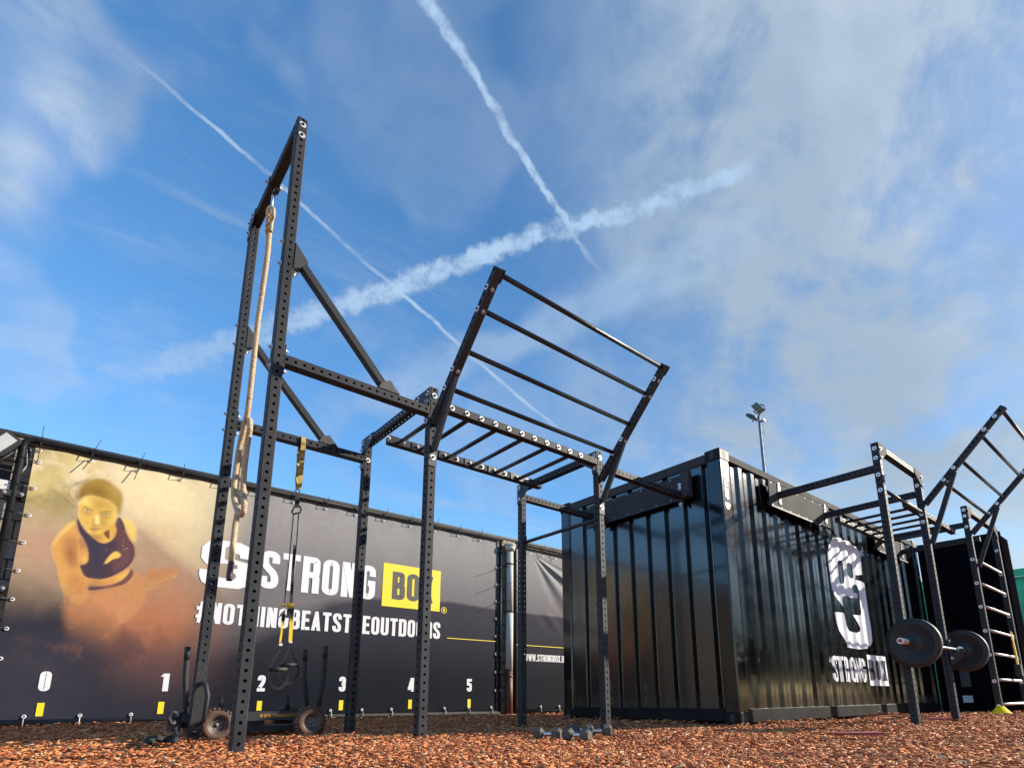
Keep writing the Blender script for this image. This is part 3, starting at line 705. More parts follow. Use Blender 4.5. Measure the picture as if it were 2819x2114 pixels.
    # loose strands of hair
    for s_ in ([(400, 92), (300, 120), (180, 170), (100, 230), (88, 290), (120, 360), (200, 430)], [(380, 96), (260, 140), (140, 200), (104, 260), (118, 320), (160, 380), (205, 420)], [(330, 120), (220, 170), (150, 230), (150, 300), (200, 350)],
               [(520, 30), (400, 80), (300, 130), (240, 190), (215, 260)], [(440, 40), (330, 90), (210, 150), (130, 200)], [(10, 340), (60, 390), (120, 440), (205, 468)], [(30, 360), (90, 400), (150, 440), (205, 450)],
               [(205, 462), (140, 480), (120, 540), (140, 590), (210, 610)], [(210, 240), (190, 300), (205, 380)], [(100, 640), (150, 620), (200, 570)], [(300, 150), (240, 200), (222, 270)], [(350, 110), (230, 190), (180, 280), (200, 400)]):
        line(curve(s_), L(104, 78, 38), 5, .75, 1, FA)
    line(curve([(390, 95), (300, 125), (240, 185), (215, 250)]), L(226, 204, 140), 5, .6, 1, FA)
    # dust over the lower body
    veil = sstep(-gz_, -ZR(0, 1150)[1], -ZR(0, 1500)[1])*(1-sstep(gx, .1, .6)); col = mixc(col, L(54, 54, 64), veil*.8)
    dust = sstep(vnoise(gx*1.3+3, gz_*1.3, 3.0, 91, 6, .62), .42, .66)*np.exp(-((gx-.45)/.5)**2-((gz_-1.1)/.35)**2); col = mixc(col, L(190, 128, 90), dust*.55)
    grain = 1+.14*(vnoise(gx, gz_, 20, 5, 3)-.5)+.05*(vnoise(gx, gz_, 55, 15, 2)-.5)
    col = np.clip(col*grain[..., None]*BAN, 0, 1)
    # ---- mesh; left edge follows the real banner, slight slack in the cloth
    nx, nz = gx.shape
    ex = np.interp(zs, [.06, 2.8], [-.24-.10, -.355]); sh = (gx-gx[0, 0])/(1.2); sc_ = np.clip(1-(gx-(bx0-.12))/1.0, 0, 1)
    X = np.maximum(gx, ex[None, :]*1.0)
    loose = sstep(gz_, 2.25, 2.7)
    yy = YW-.045+.001*np.sin(gx*9+gz_*2)+loose*.010*(vnoise(gx, gz_, 1.6, 77, 3)-.5)
    edge = np.minimum(gz_-.06, 2.8-gz_); yy += loose*.006*np.exp(-edge/.08)*np.sin(gx*15)
    topz = gz_+.0
    V = np.stack([X, yy, topz], -1).reshape(-1, 3)
    i = np.arange(nx*nz).reshape(nx, nz)
    F = np.stack([i[:-1, :-1], i[1:, :-1], i[1:, 1:], i[:-1, 1:]], -1).reshape(-1, 4)
    keep = (X[1:, :-1] > X[:-1, :-1]+1e-6).reshape(-1); F = F[keep]
    me = bpy.data.meshes.new('banner'); me.from_pydata(V.tolist(), [], F.tolist()); me.materials.append(MATS['print'])
    ca = me.color_attributes.new('print', 'FLOAT_COLOR', 'POINT')
    ca.data.foreach_set('color', np.concatenate([col, np.ones(col.shape[:2]+(1,))], -1).reshape(-1).astype(np.float32))
    me.polygons.foreach_set('use_smooth', [True]*len(F))
    return me
BAN = np.array([1.0, 1.0, 1.03])
ban = thing('printed_banner', 'large dark mesh banner with printed athlete, white lettering and yellow box', 'banner', (2.5, YW-.045, 0))
def attach(name, me, parent):
    me.transform(Matrix.Translation(-wl(parent))); o = bpy.data.objects.new(name, me); COL.objects.link(o); o.parent = parent; return o
attach('banner_cloth', make_banner(), ban)

# ------------------------------------------------------------------ condensed block lettering, stroke built
def fillet(pts, r, closed=False):
    out = []; m_ = len(pts)
    for k in range(m_):
        p = np.array(pts[k][:2], float)
        if (not closed and k in (0, m_-1)) or (len(pts[k]) > 2): out.append(p); continue
        a = np.array(pts[k-1][:2], float); b_ = np.array(pts[(k+1) % m_][:2], float)
        la = np.linalg.norm(a-p); lb = np.linalg.norm(b_-p); q = min(r, la*.5, lb*.5)
        a = p+(a-p)/la*q; b_ = p+(b_-p)/lb*q
        for t in np.linspace(0, 1, 6): out.append((1-t)**2*a+2*t*(1-t)*p+t*t*b_)
    return out
def strip(pts, t, closed=False):
    """quads of a mitred stroke of thickness t"""
    n_ = len(pts); Lp = []
    for k in range(n_):
        if closed: a, b_ = pts[k-1], pts[(k+1) % n_]
        else: a, b_ = pts[max(k-1, 0)], pts[min(k+1, n_-1)]
        p = pts[k]
        d1 = p-a; d2 = b_-p
        if np.linalg.norm(d1) < 1e-9: d1 = d2
        if np.linalg.norm(d2) < 1e-9: d2 = d1
        d1 = d1/np.linalg.norm(d1); d2 = d2/np.linalg.norm(d2)
        n1 = np.array([-d1[1], d1[0]]); n2 = np.array([-d2[1], d2[0]]); m_ = n1+n2; m_ = m_/np.linalg.norm(m_); s_ = t/2/max(.35, m_@n1)
        Lp.append((p+m_*s_, p-m_*s_))
    Q = []
    for k in range(n_ if closed else n_-1):
        (a, b_), (c, d_) = Lp[k], Lp[(k+1) % n_]; Q.append([a, b_, d_, c])
    return Q
def glyph(c, w, t):
    """list of quads in a w by 1 cell"""
    l, r, b_, T = t/2, w-t/2, t/2, 1-t/2; R = .17; Q = []
    def S_(pts, closed=False, rr=R): Q.append(strip(fillet(pts, rr, closed), t, closed))
    def quad(*p): Q.append([[np.array(q, float) for q in p]])
    stem = lambda x=0: quad((x, 0), (x+t, 0), (x+t, 1), (x, 1))
    hb = lambda y, x0=t, x1=w: quad((x0, y-t/2), (x1, y-t/2), (x1, y+t/2), (x0, y+t/2))
    if c in 'O0': S_([(l, b_), (r, b_), (r, T), (l, T)], True)
    elif c == 'S': S_([(r, .68), (r, T), (l, T), (l, .62), (r, .38), (r, b_), (l, b_), (l, .32)])
    elif c == 'T': hb(T, 0, w); quad((w/2-t/2, 0), (w/2+t/2, 0), (w/2+t/2, 1-t), (w/2-t/2, 1-t))
    elif c == 'R': stem(); S_([(t, T), (r, T), (r, .5), (t, .5)]); S_([(w*.55, .5), (r, .46), (r, 0)], rr=.12)
    elif c == 'P': stem(); S_([(t, T), (r, T), (r, .45), (t, .45)])
    elif c == 'N': stem(); stem(w-t); quad((0, 1), (w-t*1.15, 0), (w, 0), (t*1.15, 1))
    elif c == 'G': S_([(r, .68), (r, T), (l, T), (l, b_), (r, b_), (r, .47, 1), (w*.5, .47)])
    elif c == 'Q': S_([(l, b_), (r, b_), (r, T), (l, T)], True); quad((w*.5, .2), (w*.7, .25), (w, 0), (w*.8, -.05))
    elif c == 'B': stem(); S_([(t, T), (r-.02, T), (r-.02, .53), (t, .53)], rr=.13); S_([(t, .49), (r, .49), (r, b_), (t, b_)], rr=.15)
    elif c == 'D': stem(); S_([(t, T), (r, T), (r, b_), (t, b_)])
    elif c == 'E': stem(); hb(T); hb(.51, t, w*.9); hb(b_)
    elif c == 'F': stem(); hb(T); hb(.51, t, w*.9)
    elif c == 'L': stem(); hb(b_)
    elif c == 'H': stem(); stem(w-t); hb(.5, t, w-t)
    elif c == 'I': stem()
    elif c == 'U': S_([(l, 1), (l, b_), (r, b_), (r, 1)])
    elif c == 'A': quad((0, 0), (t, 0), (w/2+t*.45, 1), (w/2-t*.45, 1)); quad((w-t, 0), (w, 0), (w/2+t*.45, 1), (w/2-t*.45, 1)); hb(.28, w*.25, w*.75)
    elif c == 'X': quad((0, 0), (t*1.05, 0), (w, 1), (w-t*1.05, 1)); quad((w-t*1.05, 0), (w, 0), (t*1.05, 1), (0, 1))
    elif c == 'W':
        a = w/4
        for x0, x1 in ((.5, 1.2), (2.0, 1.2), (2.0, 2.8), (3.5, 2.8)): quad((x1*a-t*.4, 0), (x1*a+t*.4, 0), (x0*a+t*.4, 1), (x0*a-t*.4, 1))
    elif c == '.': quad((0, 0), (t, 0), (t, t), (0, t))
    elif c == '#': quad((w*.12, 0), (w*.12+t*.8, 0), (w*.3+t*.8, 1), (w*.3, 1)); quad((w*.55, 0), (w*.55+t*.8, 0), (w*.73+t*.8, 1), (w*.73, 1)); hb(.3, 0, w); hb(.68, 0, w)
    elif c == '1': quad((w*.5, 0), (w*.5+t, 0), (w*.5+t, 1), (w*.5, 1)); quad((w*.18, .82), (w*.5, .82), (w*.5, 1), (w*.32, .9))
    elif c == '2': S_([(l, .68), (l, T), (r, T), (r, .58), (l, .16), (l, t*.9)], rr=.15); hb(b_, 0, w)
    elif c == '3': S_([(l, .7), (l, T), (r, T), (r, .53), (w*.4, .53)], rr=.14); S_([(w*.4, .5), (r, .5), (r, b_), (l, b_), (l, .3)], rr=.14)
    elif c == '4': quad((w*.58, 0), (w*.58+t, 0), (w*.58+t, 1), (w*.58, 1)); quad((0, .2), (t, .2), (w*.6+t*.5, 1), (w*.6-t*.3, 1)); hb(.22, 0, w)
    elif c == '5': S_([(w, T, 1), (l, T, 1), (l, .58, 1), (r, .58), (r, b_), (l, b_), (l, .3)], rr=.14)
    elif c == ' ': pass
    return Q
WID = {'I': .19, '1': .34, '.': .17, 'W': .62, ' ': .2, 'E': .37, 'T': .40, 'F': .37, 'L': .35}
def layout(s_, t=.17, gap=.065, cell=.42):
    """quads (layer, 4 points) in a box 0..W by 0..1"""
    x = 0; out = []; lay = 0
    for c in s_:
        wd = t if c == 'I' else WID.get(c, cell)
        for k, st in enumerate(glyph(c, wd, t)):
            for q in st: out.append((k, [p+np.array([x, 0]) for p in q]))
        x += wd+gap
    return out, x-gap
def lettering(parent, name, text, x0, x1, z0, z1, matn, y, t=.17, gap=.065, cell=.42, label=None, split=None, sgn=-1, mapf=None):
    Q, W_ = layout(text, t, gap, cell); b = MB()
    for lay, q in Q:
        vs = [(x0+(x1-x0)*p[0]/W_, y+sgn*.0006*lay, z0+(z1-z0)*p[1]) for p in q]
        if mapf: vs = [mapf(v) for v in vs]
        i = b.add(vs); b.face([i, i+1, i+2, i+3])
    o = fix_normals(b.build(name, matn, parent))
    if label: o['label'] = label
    return o
YT = YW-.0485
lettering(ban, 'lettering', 'STRONG', 1.905, 3.43, 1.582, 2.062, 'white_print', YT, label='large white word STRONG')
lettering(ban, 'lettering', '#NOTHINGBEATSTHEOUTDOORS', 1.27, 4.505, 1.102, 1.350, 'white_print', YT, t=.165, gap=.075, label='white slogan line #NOTHINGBEATSTHEOUTDOORS')
b = MB(); b.box((3.54, YT-.001, 1.513), (4.484, YT+.002, 2.137)); bxp = b.build('yellow_panel', 'yellow_print', ban)
lettering(bxp, 'lettering', 'BOX', 3.69, 4.36, 1.625, 2.03, 'dark_print', YT-.0025, label='dark word BOX')
lettering(bxp, 'registered_mark', 'R', 4.543, 4.578, 1.515, 1.57, 'yellow_print', YT)
b = MB()
for k in range(24):
    a0, a1 = 2*math.pi*k/24, 2*math.pi*(k+1)/24
    i = b.add([(4.56+r*math.cos(a), YT, 1.542+r*math.sin(a)) for r, a in ((.042, a0), (.042, a1), (.05, a1), (.05, a0))]); b.face([i, i+1, i+2, i+3])
fix_normals(b.build('registered_ring', 'yellow_print', bxp))
b = MB(); b.box((4.63, YT, 1.119), (5.568, YT+.002, 1.130)); b.build('yellow_line', 'yellow_print', ban)
for k in range(6):
    x = .05+k
    wd = .036 if k == 1 else .045
    lettering(ban, 'number', str(k), x-wd+(.0 if k != 1 else -.02), x+wd, .334, .524, 'white_print', YT, t=.2, label='white distance number %d' % k)
    b = MB(); b.box((x-.028, YT-.001, .096), (x+.028, YT+.002, .222)); b.build('distance_mark', 'yellow_print', ban)

# emblem, traced as a flat decal (unit box), reused on banner and container
EO = [(185, 103), (262, 105), (275, 128), (345, 138), (360, 165), (415, 200), (440, 240), (455, 300), (470, 465), (405, 468), (402, 515), (455, 525), (490, 545), (500, 600), (530, 820), (555, 960), (570, 1100), (560, 1140), (520, 1180), (440, 1188), (330, 1168), (322, 1130), (290, 1070), (250, 1010), (225, 940), (210, 860), (205, 825), (290, 832), (300, 860), (320, 960), (345, 1010), (380, 1020), (420, 1028), (450, 1015), (452, 980), (425, 920), (378, 852), (455, 858), (462, 830), (450, 740), (440, 650), (430, 590), (410, 558), (380, 565), (372, 600), (385, 635), (420, 645), (428, 690), (345, 685), (340, 670), (285, 668), (275, 690), (285, 775), (255, 730), (200, 660), (175, 590), (155, 440), (140, 330), (135, 250), (150, 170)]
EH = [[(230, 340), (245, 322), (268, 326), (283, 350), (300, 530), (290, 553), (262, 553), (250, 530)], [(318, 365), (330, 347), (352, 350), (372, 385), (385, 485), (375, 503), (350, 495), (332, 470)]]
YC = 2.727
E_ = lambda x, y: (lambda q: (q[0], q[2]))(P(1, YC-.02, 2240+x/3.529, 1450+y/3.529))
def dens(pts, step=18):
    out = []
    for k, p in enumerate(pts):
        q = pts[(k+1) % len(pts)]; n_ = max(1, int(math.hypot(q[0]-p[0], q[1]-p[1])/step))
        out += [(p[0]+(q[0]-p[0])*j/n_, p[1]+(q[1]-p[1])*j/n_) for j in range(n_)]
    return out
def tess(loops):
    tri = tessellate_polygon([[Vector((p[0], p[1], 0)) for p in lp] for lp in loops]); pts = [p for lp in loops for p in lp]; return pts, tri
emb_loops = [[E_(*p) for p in EO]]+[[E_(*p) for p in h_] for h_ in EH]
ex0 = min(p[0] for p in emb_loops[0]); ex1 = max(p[0] for p in emb_loops[0]); ez0 = min(p[1] for p in emb_loops[0]); ez1 = max(p[1] for p in emb_loops[0])
# squarer version for the banner: clean rounded S with two eye slots
BO = [(.10, .93), (.25, 1.0), (.72, 1.0), (.90, .93), (1.0, .80), (1.0, .66), (.74, .66), (.72, .74), (.64, .76), (.60, .70), (.62, .62), (.92, .57), (1.0, .44), (1.0, .20), (.90, .06), (.76, 0), (.22, 0), (.06, .08), (0, .22), (0, .34), (.24, .34), (.25, .22), (.66, .19), (.70, .26), (.66, .33), (.52, .30), (.60, .42), (.70, .43), (.70, .50), (.62, .52), (.34, .50), (.30, .40), (.10, .46), (0, .58), (0, .80)]
bl = [[(1.25+.565*p[0], 1.535+.57*p[1]) for p in lp] for lp in (BO, [(.22, .86), (.30, .89), (.36, .86), (.36, .62), (.30, .58), (.22, .62)], [(.44, .86), (.50, .89), (.56, .86), (.56, .62), (.50, .58), (.44, .62)])]
pts, tri = tess(bl); b = MB(); b.add([(p[0], YT, p[1]) for p in pts])
for t_ in tri: b.face(t_)
fix_normals(b.build('emblem', 'white_print', ban))

def eyelet(parent, x, z, y=YW-.052):
    b = MB(); n_ = 14
    b.lathe((x, y, z), (0, -1, 0), [(.008, 0), (.008, .003), (.018, .003), (.019, 0)], 14, closed=True); return b.build('eyelet', 'white_plastic', parent)
def zip_tie(parent, x, z, up, long_=0, tx=0, yf=YP):
    b = MB(); b.sweep([(x, YW-.056, z), (x+.0, yf-.05, z+up*.4), (x, yf-.04, z+up)], .004, 6)
    b.cyl((x, yf-.045, z+up*.9), (x+tx, yf-.07, z+up+long_), .0035, seg=6)
    return b.build('zip_tie', 'tie_black', parent)
for k in range(14):
    x = -.32+k*.425; lg = [.15, .14, .11][k] if k < 3 else .07+.04*random.random()
    eyelet(ban, x, 2.755); zip_tie(ban, x, 2.755, .09, lg, [.0, .05, .03][k] if k < 3 else random.uniform(-.01, .03))
    if k < 3:
        b = MB(); b.cyl((x, YW-.07, 2.78), (x-[.0, .06, .03][k], YW-.095, 2.63), .0045, seg=6); b.build('zip_tie', 'tie_black', ban)
for k in range(14):
    x = -.06+k*.425
    eyelet(ban, x, .095)
    b = MB(); b.sweep([(x, YW-.06, .09), (x, YP-.04, .05), (x, YP-.034, -.005)], .005, 6); b.build('zip_tie', 'white_plastic' if k % 2 else 'cable_grey', ban)
for k in range(9):
    z = .35+k*.285; xe = -.34+.012*k*0
    eyelet(ban, xe+.035, z)
    b = MB(); b.sweep([(xe+.03, YW-.06, z), (-.46, YP-.04, z+.01), (-.50, YP-.02, z)], .0045, 6); b.build('zip_tie', 'tie_black', ban)
    eyelet(ban, 5.545, z)
    b = MB(); b.sweep([(5.545, YW-.06, z), (5.60, YP-.035, z), (5.65, YP-.02, z+.003)], .0045, 6); b.build('zip_tie', 'tie_black', ban)
    if k in (5, 6, 7):
        b = MB(); b.cyl((5.60, YP-.035, z), (5.42 if k != 5 else 5.48, YP-.14, z-.06), .0035, seg=6); b.build('zip_tie', 'tie_black', ban)
        b = MB(); b.cyl((5.64, YP-.035, z), (5.80, YP-.10, z+.05), .0035, seg=6); b.build('zip_tie', 'tie_black', ban)

# second banner with creases
def make_b2():
    xs = np.arange(5.965, 9.2, .012); zs = np.arange(.05, 2.745, .0125); gx, gz_ = np.meshgrid(xs, zs, indexing='ij')
    t = (gz_-.1)/2.7
    col = greyprint(gx, gz_)
    dx = gx-6.30; dz = 2.72-gz_; r = np.hypot(dx, dz)+1e-6; a = np.arctan2(dz, dx)
    fold = 0
    for a0, wd, am in ((.46, .05, -.055), (.60, .07, .045), (.78, .10, -.035), (.95, .12, .03), (.30, .05, .03)):
        fold = fold+am*np.exp(-((a-a0)/wd)**2)*np.clip(r/.5, 0, 1)*np.exp(-((r-.8)/.9)**2)*(dx > 0)
    fold = fold+.03*np.exp(-((gx-6.04)/.05)**2)*np.clip((gz_-1.2)/1.0, 0, 1)*np.sin(gz_*3)
    fold = fold+.012*np.sin((gx+gz_*.9)*16)*np.exp(-((gx-6.75)/.3)**2-((gz_-1.55)/.16)**2)
    sag = .03*np.clip((gx-6.3), 0, 1)*sstep(gz_, 2.3, 2.75)
    yy = YW-.05+(fold*.5+.008*(vnoise(gx, gz_, .9, 5, 3)-.5))*sstep(gz_, 1.12, 1.4)
    V = np.stack([gx, yy, gz_-sag], -1).reshape(-1, 3); nx, nz = gx.shape; i = np.arange(nx*nz).reshape(nx, nz)
    F = np.stack([i[:-1, :-1], i[1:, :-1], i[1:, 1:], i[:-1, 1:]], -1).reshape(-1, 4)
    me = bpy.data.meshes.new('banner_cloth'); me.from_pydata(V.tolist(), [], F.tolist()); me.materials.append(MATS['print'])
    ca = me.color_attributes.new('print', 'FLOAT_COLOR', 'POINT')
    ca.data.foreach_set('color', np.concatenate([np.clip(col*BAN, 0, 1), np.ones(col.shape[:2]+(1,))], -1).reshape(-1).astype(np.float32))
    me.polygons.foreach_set('use_smooth', [True]*len(F)); return me
ban2 = thing('printed_banner', 'creased grey banner with a white web address beside the grey drainpipe', 'banner', (6.5, YW-.05, 0))
attach('banner_cloth', make_b2(), ban2)
YT2 = YW-.054
lettering(ban2, 'lettering', 'WWW.STRONGBOX.BE', 6.135, 7.10, .835, .952, 'white_print', YT2, t=.16, gap=.05, label='white web address WWW.STRONGBOX.BE')
b = MB(); b.box((5.97, YT2, 1.088), (9.1, YT2+.003, 1.099)); b.build('yellow_line', 'yellow_print', ban2)
for k in range(9):
    z = .35+k*.27; eyelet(ban2, 6.0, z, YW-.09)
    b = MB(); b.cyl((6.0, YW-.09, z), (5.92, YP-.035, z+.01), .0045, seg=6); b.build('zip_tie', 'tie_black', ban2)
for k in range(3):
    eyelet(ban2, 6.06+k*.42, .09, YW-.07); b = MB(); b.cyl((6.06+k*.42, YW-.07, .09), (6.06+k*.42, YP-.035, .0), .005, seg=6); b.build('zip_tie', 'white_plastic', ban2)
    eyelet(ban2, 6.25+k*.3, 2.69, YW-.09); zip_tie(ban2, 6.25+k*.3, 2.69, .14, .06)

# drainpipe between banners
dp = thing('drainpipe', 'grey drainpipe with rust brown foot between the two banners', 'drainpipe', (5.79, YW-.085, 0))
b = MB(); b.cyl((5.79, YW-.085, .69), (5.80, YW-.085, 1.60), .06, seg=20); b.build('lower_pipe', 'pvc_grey', dp)
b = MB(); b.cyl((5.80, YW-.085, 1.60), (5.80, YW-.085, 2.66), .057, seg=20); b.build('upper_pipe', 'pvc_grey', dp)
b = MB(); b.cyl((5.79, YW-.085, -.1), (5.79, YW-.085, .69), .062, seg=20); b.build('brown_pipe', 'pvc_brown', dp)
b = MB(); b.cyl((5.80, YW-.085, 2.66), (5.80, YW-.085, 2.74), .08, .095, seg=20); b.cyl((5.80, YW-.085, 2.74), (5.80, YW-.085, 2.77), .10, seg=20); b.build('hopper', 'pvc_grey', dp)
for z in (2.42, 1.62, .66, .56):
    b = MB(); b.cyl((5.795, YW-.085, z), (5.795, YW-.085, z+.02), .067, seg=20); b.build('pipe_bracket', 'tie_black', dp)

# things on the wall at the far left
fl = thing('floodlight', 'white faced floodlight in black housing on the block wall', 'floodlight', (-.60, YW-.08, 2.72))
c0 = np.array((-.60, YW-.12, 2.735))
def tilted(poly2, dep, ang=-.62):
    ca, sa = math.cos(ang), math.sin(ang)
    return [(c0[0]+x*ca-z*sa, c0[1]+dep, c0[2]+x*sa+z*ca) for x, z in poly2]
b = MB(); b.prism(tilted([(-.075, -.13), (.075, -.13), (.09, -.1), (.09, .1), (.075, .13), (-.075, .13), (-.09, .1), (-.09, -.1)], 0), (0, .06, 0)); fix_normals(b.build('housing', 'dark_metal', fl))
b = MB(); b.prism(tilted([(-.055, -.10), (.055, -.10), (.055, .10), (-.055, .10)], -.006), (0, .005, 0)); fix_normals(b.build('lamp_face', 'glass_panel', fl))
b = MB(); b.sweep(tilted([(-.11, 0), (-.11, -.16), (.11, -.16), (.11, 0)], .03), .008, 8); b.build('bracket', 'dark_metal', fl)
jb = MB(); jb.box((-.60, YW-.07, 2.28), (-.49, YW-.002, 2.375)); jo = jb.build('junction_box', 'white_plastic', loc=(-.545, YW, 2.33)); tag(jo, 'small white plastic junction box on the wall below the floodlight', 'junction box')
b = MB()
b.sweep([(-.40, YW-.02, 2.78), (-.375, YW-.02, 2.70), (-.385, YW-.02, 2.60), (-.42, YW-.02, 2.52), (-.50, YW-.02, 2.49), (-.62, YW-.02, 2.50), (-.75, YW-.02, 2.58)], .007, 8)
b.sweep([(-.42, YW-.02, 2.74), (-.40, YW-.02, 2.62), (-.40, YW-.02, 2.55), (-.44, YW-.02, 2.46)], .005, 8)
b.sweep([(-.46, YW-.02, 2.40), (-.55, YW-.02, 2.385), (-.7, YW-.02, 2.45)], .006, 8)
cb = b.build('cable', 'cable_grey', loc=(-.5, YW, 2.5)); tag(cb, 'loose grey cable looping over the wall beside the floodlight', 'cable')
vg = thing('vent_grille', 'dark square mesh vent grille in the block wall at the left edge', 'grille', (-.62, YW+.05, 2.45))
b = MB()
b.box((-.74, YW-.012, 2.38), (-.50, YW-.0015, 2.55)); b.build('backing', 'rubber', vg)
b = MB()
for k in range(7): b.box((-.73+k*.036, YW-.026, 2.385), (-.725+k*.036, YW-.0135, 2.545))
for k in range(5): b.box((-.74, YW-.031, 2.39+k*.036), (-.50, YW-.0275, 2.395+k*.036))
b.build('mesh', 'satin_plate', vg)

# ------------------------------------------------------------------ main black container
XC, YE, XE, HC = 4.642, 2.727+2.219, 4.642+5.487, 2.566
cn = thing('shipping_container', 'glossy black shipping container with white emblem, nearer of the two black containers', 'container', (7.4, 3.8, 0))
def corr(length, pitch, depth, start, fa=.29, fs=.21):
    """profile breakpoints (s, inward depth) of a corrugated panel"""
    pr = [(0, 0)]; s = start; a, sl_ = pitch*fa, pitch*fs
    while s+pitch < length-.04:
        pr += [(s, 0), (s+sl_, depth), (s+sl_+a, depth), (s+2*sl_+a, 0)]; s += pitch
    pr.append((length, 0)); return pr
Z0, Z1 = .135, 2.475
PRS = corr(XE-XC-.30, .2385, .018, .03, .25, .25)      # long side, from x = XC+.15
def sidey(x):
    s = x-(XC+.15); return YC+.020+np.interp(s, [p[0] for p in PRS], [p[1] for p in PRS])
b = MB()
for (s0, d0), (s1, d1) in zip(PRS, PRS[1:]):
    if s1 <= s0: continue
    x0, x1 = XC+.15+s0, XC+.15+s1
    zz = [Z0, .9, 1.7, Z1]
    for za, zb in zip(zz, zz[1:]):
        i = b.add([(x0, YC+.020+d0, za), (x1, YC+.020+d1, za), (x1, YC+.020+d1, zb), (x0, YC+.020+d0, zb)]); b.face([i, i+1, i+2, i+3])
b.build('side_panel', 'gloss_black', cn)
def surf(u, v, off=.004):
    """where a sight line meets the corrugated side"""
    d = ray(u, v); t0 = (YC-.0)/d[1]; lo_ = t0*.999
    for t in np.linspace(t0, (YC+.07)/d[1], 240):
        if d[1]*t >= sidey(d[0]*t)-off: break
    return (d[0]*t, CH+d[2]*t)
E_ = lambda x, y: surf(2240+x/3.529, 1450+y/3.529)
emb_loops = [[E_(*p) for p in dens(EO)]]+[[E_(*p) for p in dens(h_)] for h_ in EH]
PRE = corr(YE-YC-.30, .2345, .040, .0, .12, .085)
b = MB()
for (s0, d0), (s1, d1) in zip(PRE, PRE[1:]):
    if s1 <= s0: continue
    y0, y1 = YC+.15+s0, YC+.15+s1
    i = b.add([(XC+.02+d0, y0, Z0), (XC+.02+d1, y1, Z0), (XC+.02+d1, y1, Z1), (XC+.02+d0, y0, Z1)]); b.face([i, i+3, i+2, i+1])
b.build('end_panel', 'satin_black', cn)
for x, xs_ in ((XC, 1), (XE, -1)):
    for y, ys in ((YC, 1), (YE, -1)):
        b = MB(); b.bar((x+xs_*.077, y+ys*.077, .11), (x+xs_*.077, y+ys*.077, HC-.118), .15, .15, up=(0, 1, 0), ch=.012); b.build('corner_post', 'gloss_black', cn)
        for z in (0, HC-.118):
            b = MB(); X0, Y0 = x+xs_*.085, y+ys*.080
            b.box((X0-.088, Y0-.083, z), (X0+.088, Y0+.083, z+.118)); co = b.build('corner_casting', 'gloss_rail', cn)
            md = co.modifiers.new('bev', 'BEVEL'); md.width = .012; md.segments = 3
            for q in ((-1, 0), (0, -1)):
                b = MB()
                ring = []
                for t_ in np.linspace(0, 2*math.pi, 20, endpoint=False):
                    aa, bb = .028*math.cos(t_), .042*math.sin(t_)
                    ring.append((X0-.0895, Y0+aa, z+.06+bb) if q[0] else (X0+aa, Y0-.0845, z+.06+bb))
                i = b.add(ring); b.face(list(range(i, i+20)))
                b.build('casting_hole', 'rubber', co)
for (lo, hi) in (((XC+.16, YC+.005, HC-.10), (XE-.16, YC+.075, HC-.025)), ((XC+.16, YE-.075, HC-.10), (XE-.16, YE-.005, HC-.025)), ((XC+.005, YC+.165, HC-.115), (XC+.085, YE-.165, HC-.02)), ((XE-.085, YC+.165, HC-.10), (XE-.005, YE-.165, HC-.02))):
    b = MB(); b.box(lo, hi); r_ = b.build('top_rail', 'satin_plate', cn); r_.modifiers.new('bev', 'BEVEL').width = .006
for (lo, hi) in (((XC+.16, YC+.004, .02), (XE-.16, YC+.10, .14)), ((XC+.16, YE-.10, .02), (XE-.16, YE-.004, .14)), ((XC+.004, YC+.165, .03), (XC+.10, YE-.165, .142)), ((XE-.10, YC+.165, .03), (XE-.004, YE-.165, .142))):
    b = MB(); b.box(lo, hi); r_ = b.build('bottom_rail', 'gloss_rail', cn); r_.modifiers.new('bev', 'BEVEL').width = .006
b = MB(); b.box((XC+.08, YC+.08, HC-.06), (XE-.08, YE-.08, HC-.04)); b.build('roof', 'gloss_rail', cn)
b = MB(); b.box((XE-.06, YC+.17, Z0), (XE-.04, YE-.17, Z1)); b.box((XC+.17, YE-.06, Z0), (XE-.17, YE-.04, Z1)); b.build('rear_panel', 'gloss_black', cn)
# vinyl laid over the corrugation
def drape(mb_pts_tris, name, matn, off, parent=cn, label=None):
    pts, tris = mb_pts_tris
    bm = bmesh.new(); vs = [bm.verts.new((p[0], 0, p[1])) for p in pts]
    for t_ in tris:
        try: bm.faces.new([vs[k] for k in t_])
        except ValueError: pass
    bm.verts.ensure_lookup_table()
    lo = min(p[0] for p in pts); hi = max(p[0] for p in pts)
    for s_, d_ in PRS:
        x = XC+.15+s_
        if lo < x < hi: bmesh.ops.bisect_plane(bm, geom=bm.verts[:]+bm.edges[:]+bm.faces[:], plane_co=(x, 0, 0), plane_no=(1, 0, 0))
    for v in bm.verts: v.co.y = float(sidey(v.co.x))-off
    bmesh.ops.recalc_face_normals(bm, faces=bm.faces)
    me = bpy.data.meshes.new(name); bm.to_mesh(me); bm.free(); me.materials.append(MATS[matn])
    o = attach(name, me, parent)
    if label: o['label'] = label
    return o
def drape_text(text, x0, x1, z0, z1, matn, off, label, **k):
    Q, W_ = layout(text, **k); pts = []; tr = []
    for lay, q in Q:
        i = len(pts); pts += [(x0+(x1-x0)*p[0]/W_, z0+(z1-z0)*p[1]) for p in q]; tr.append((i, i+1, i+2, i+3))
    return drape((pts, tr), 'lettering', matn, off, label=label)
drape(tess(emb_loops), 'emblem', 'white_vinyl', .004)
tx0 = E_(180, 1380)[0]; txm = E_(520, 1380)[0]; tx1 = E_(700, 1400)[0]
tz1 = E_(200, 1240)[1]; tz0 = E_(215, 1500)[1]
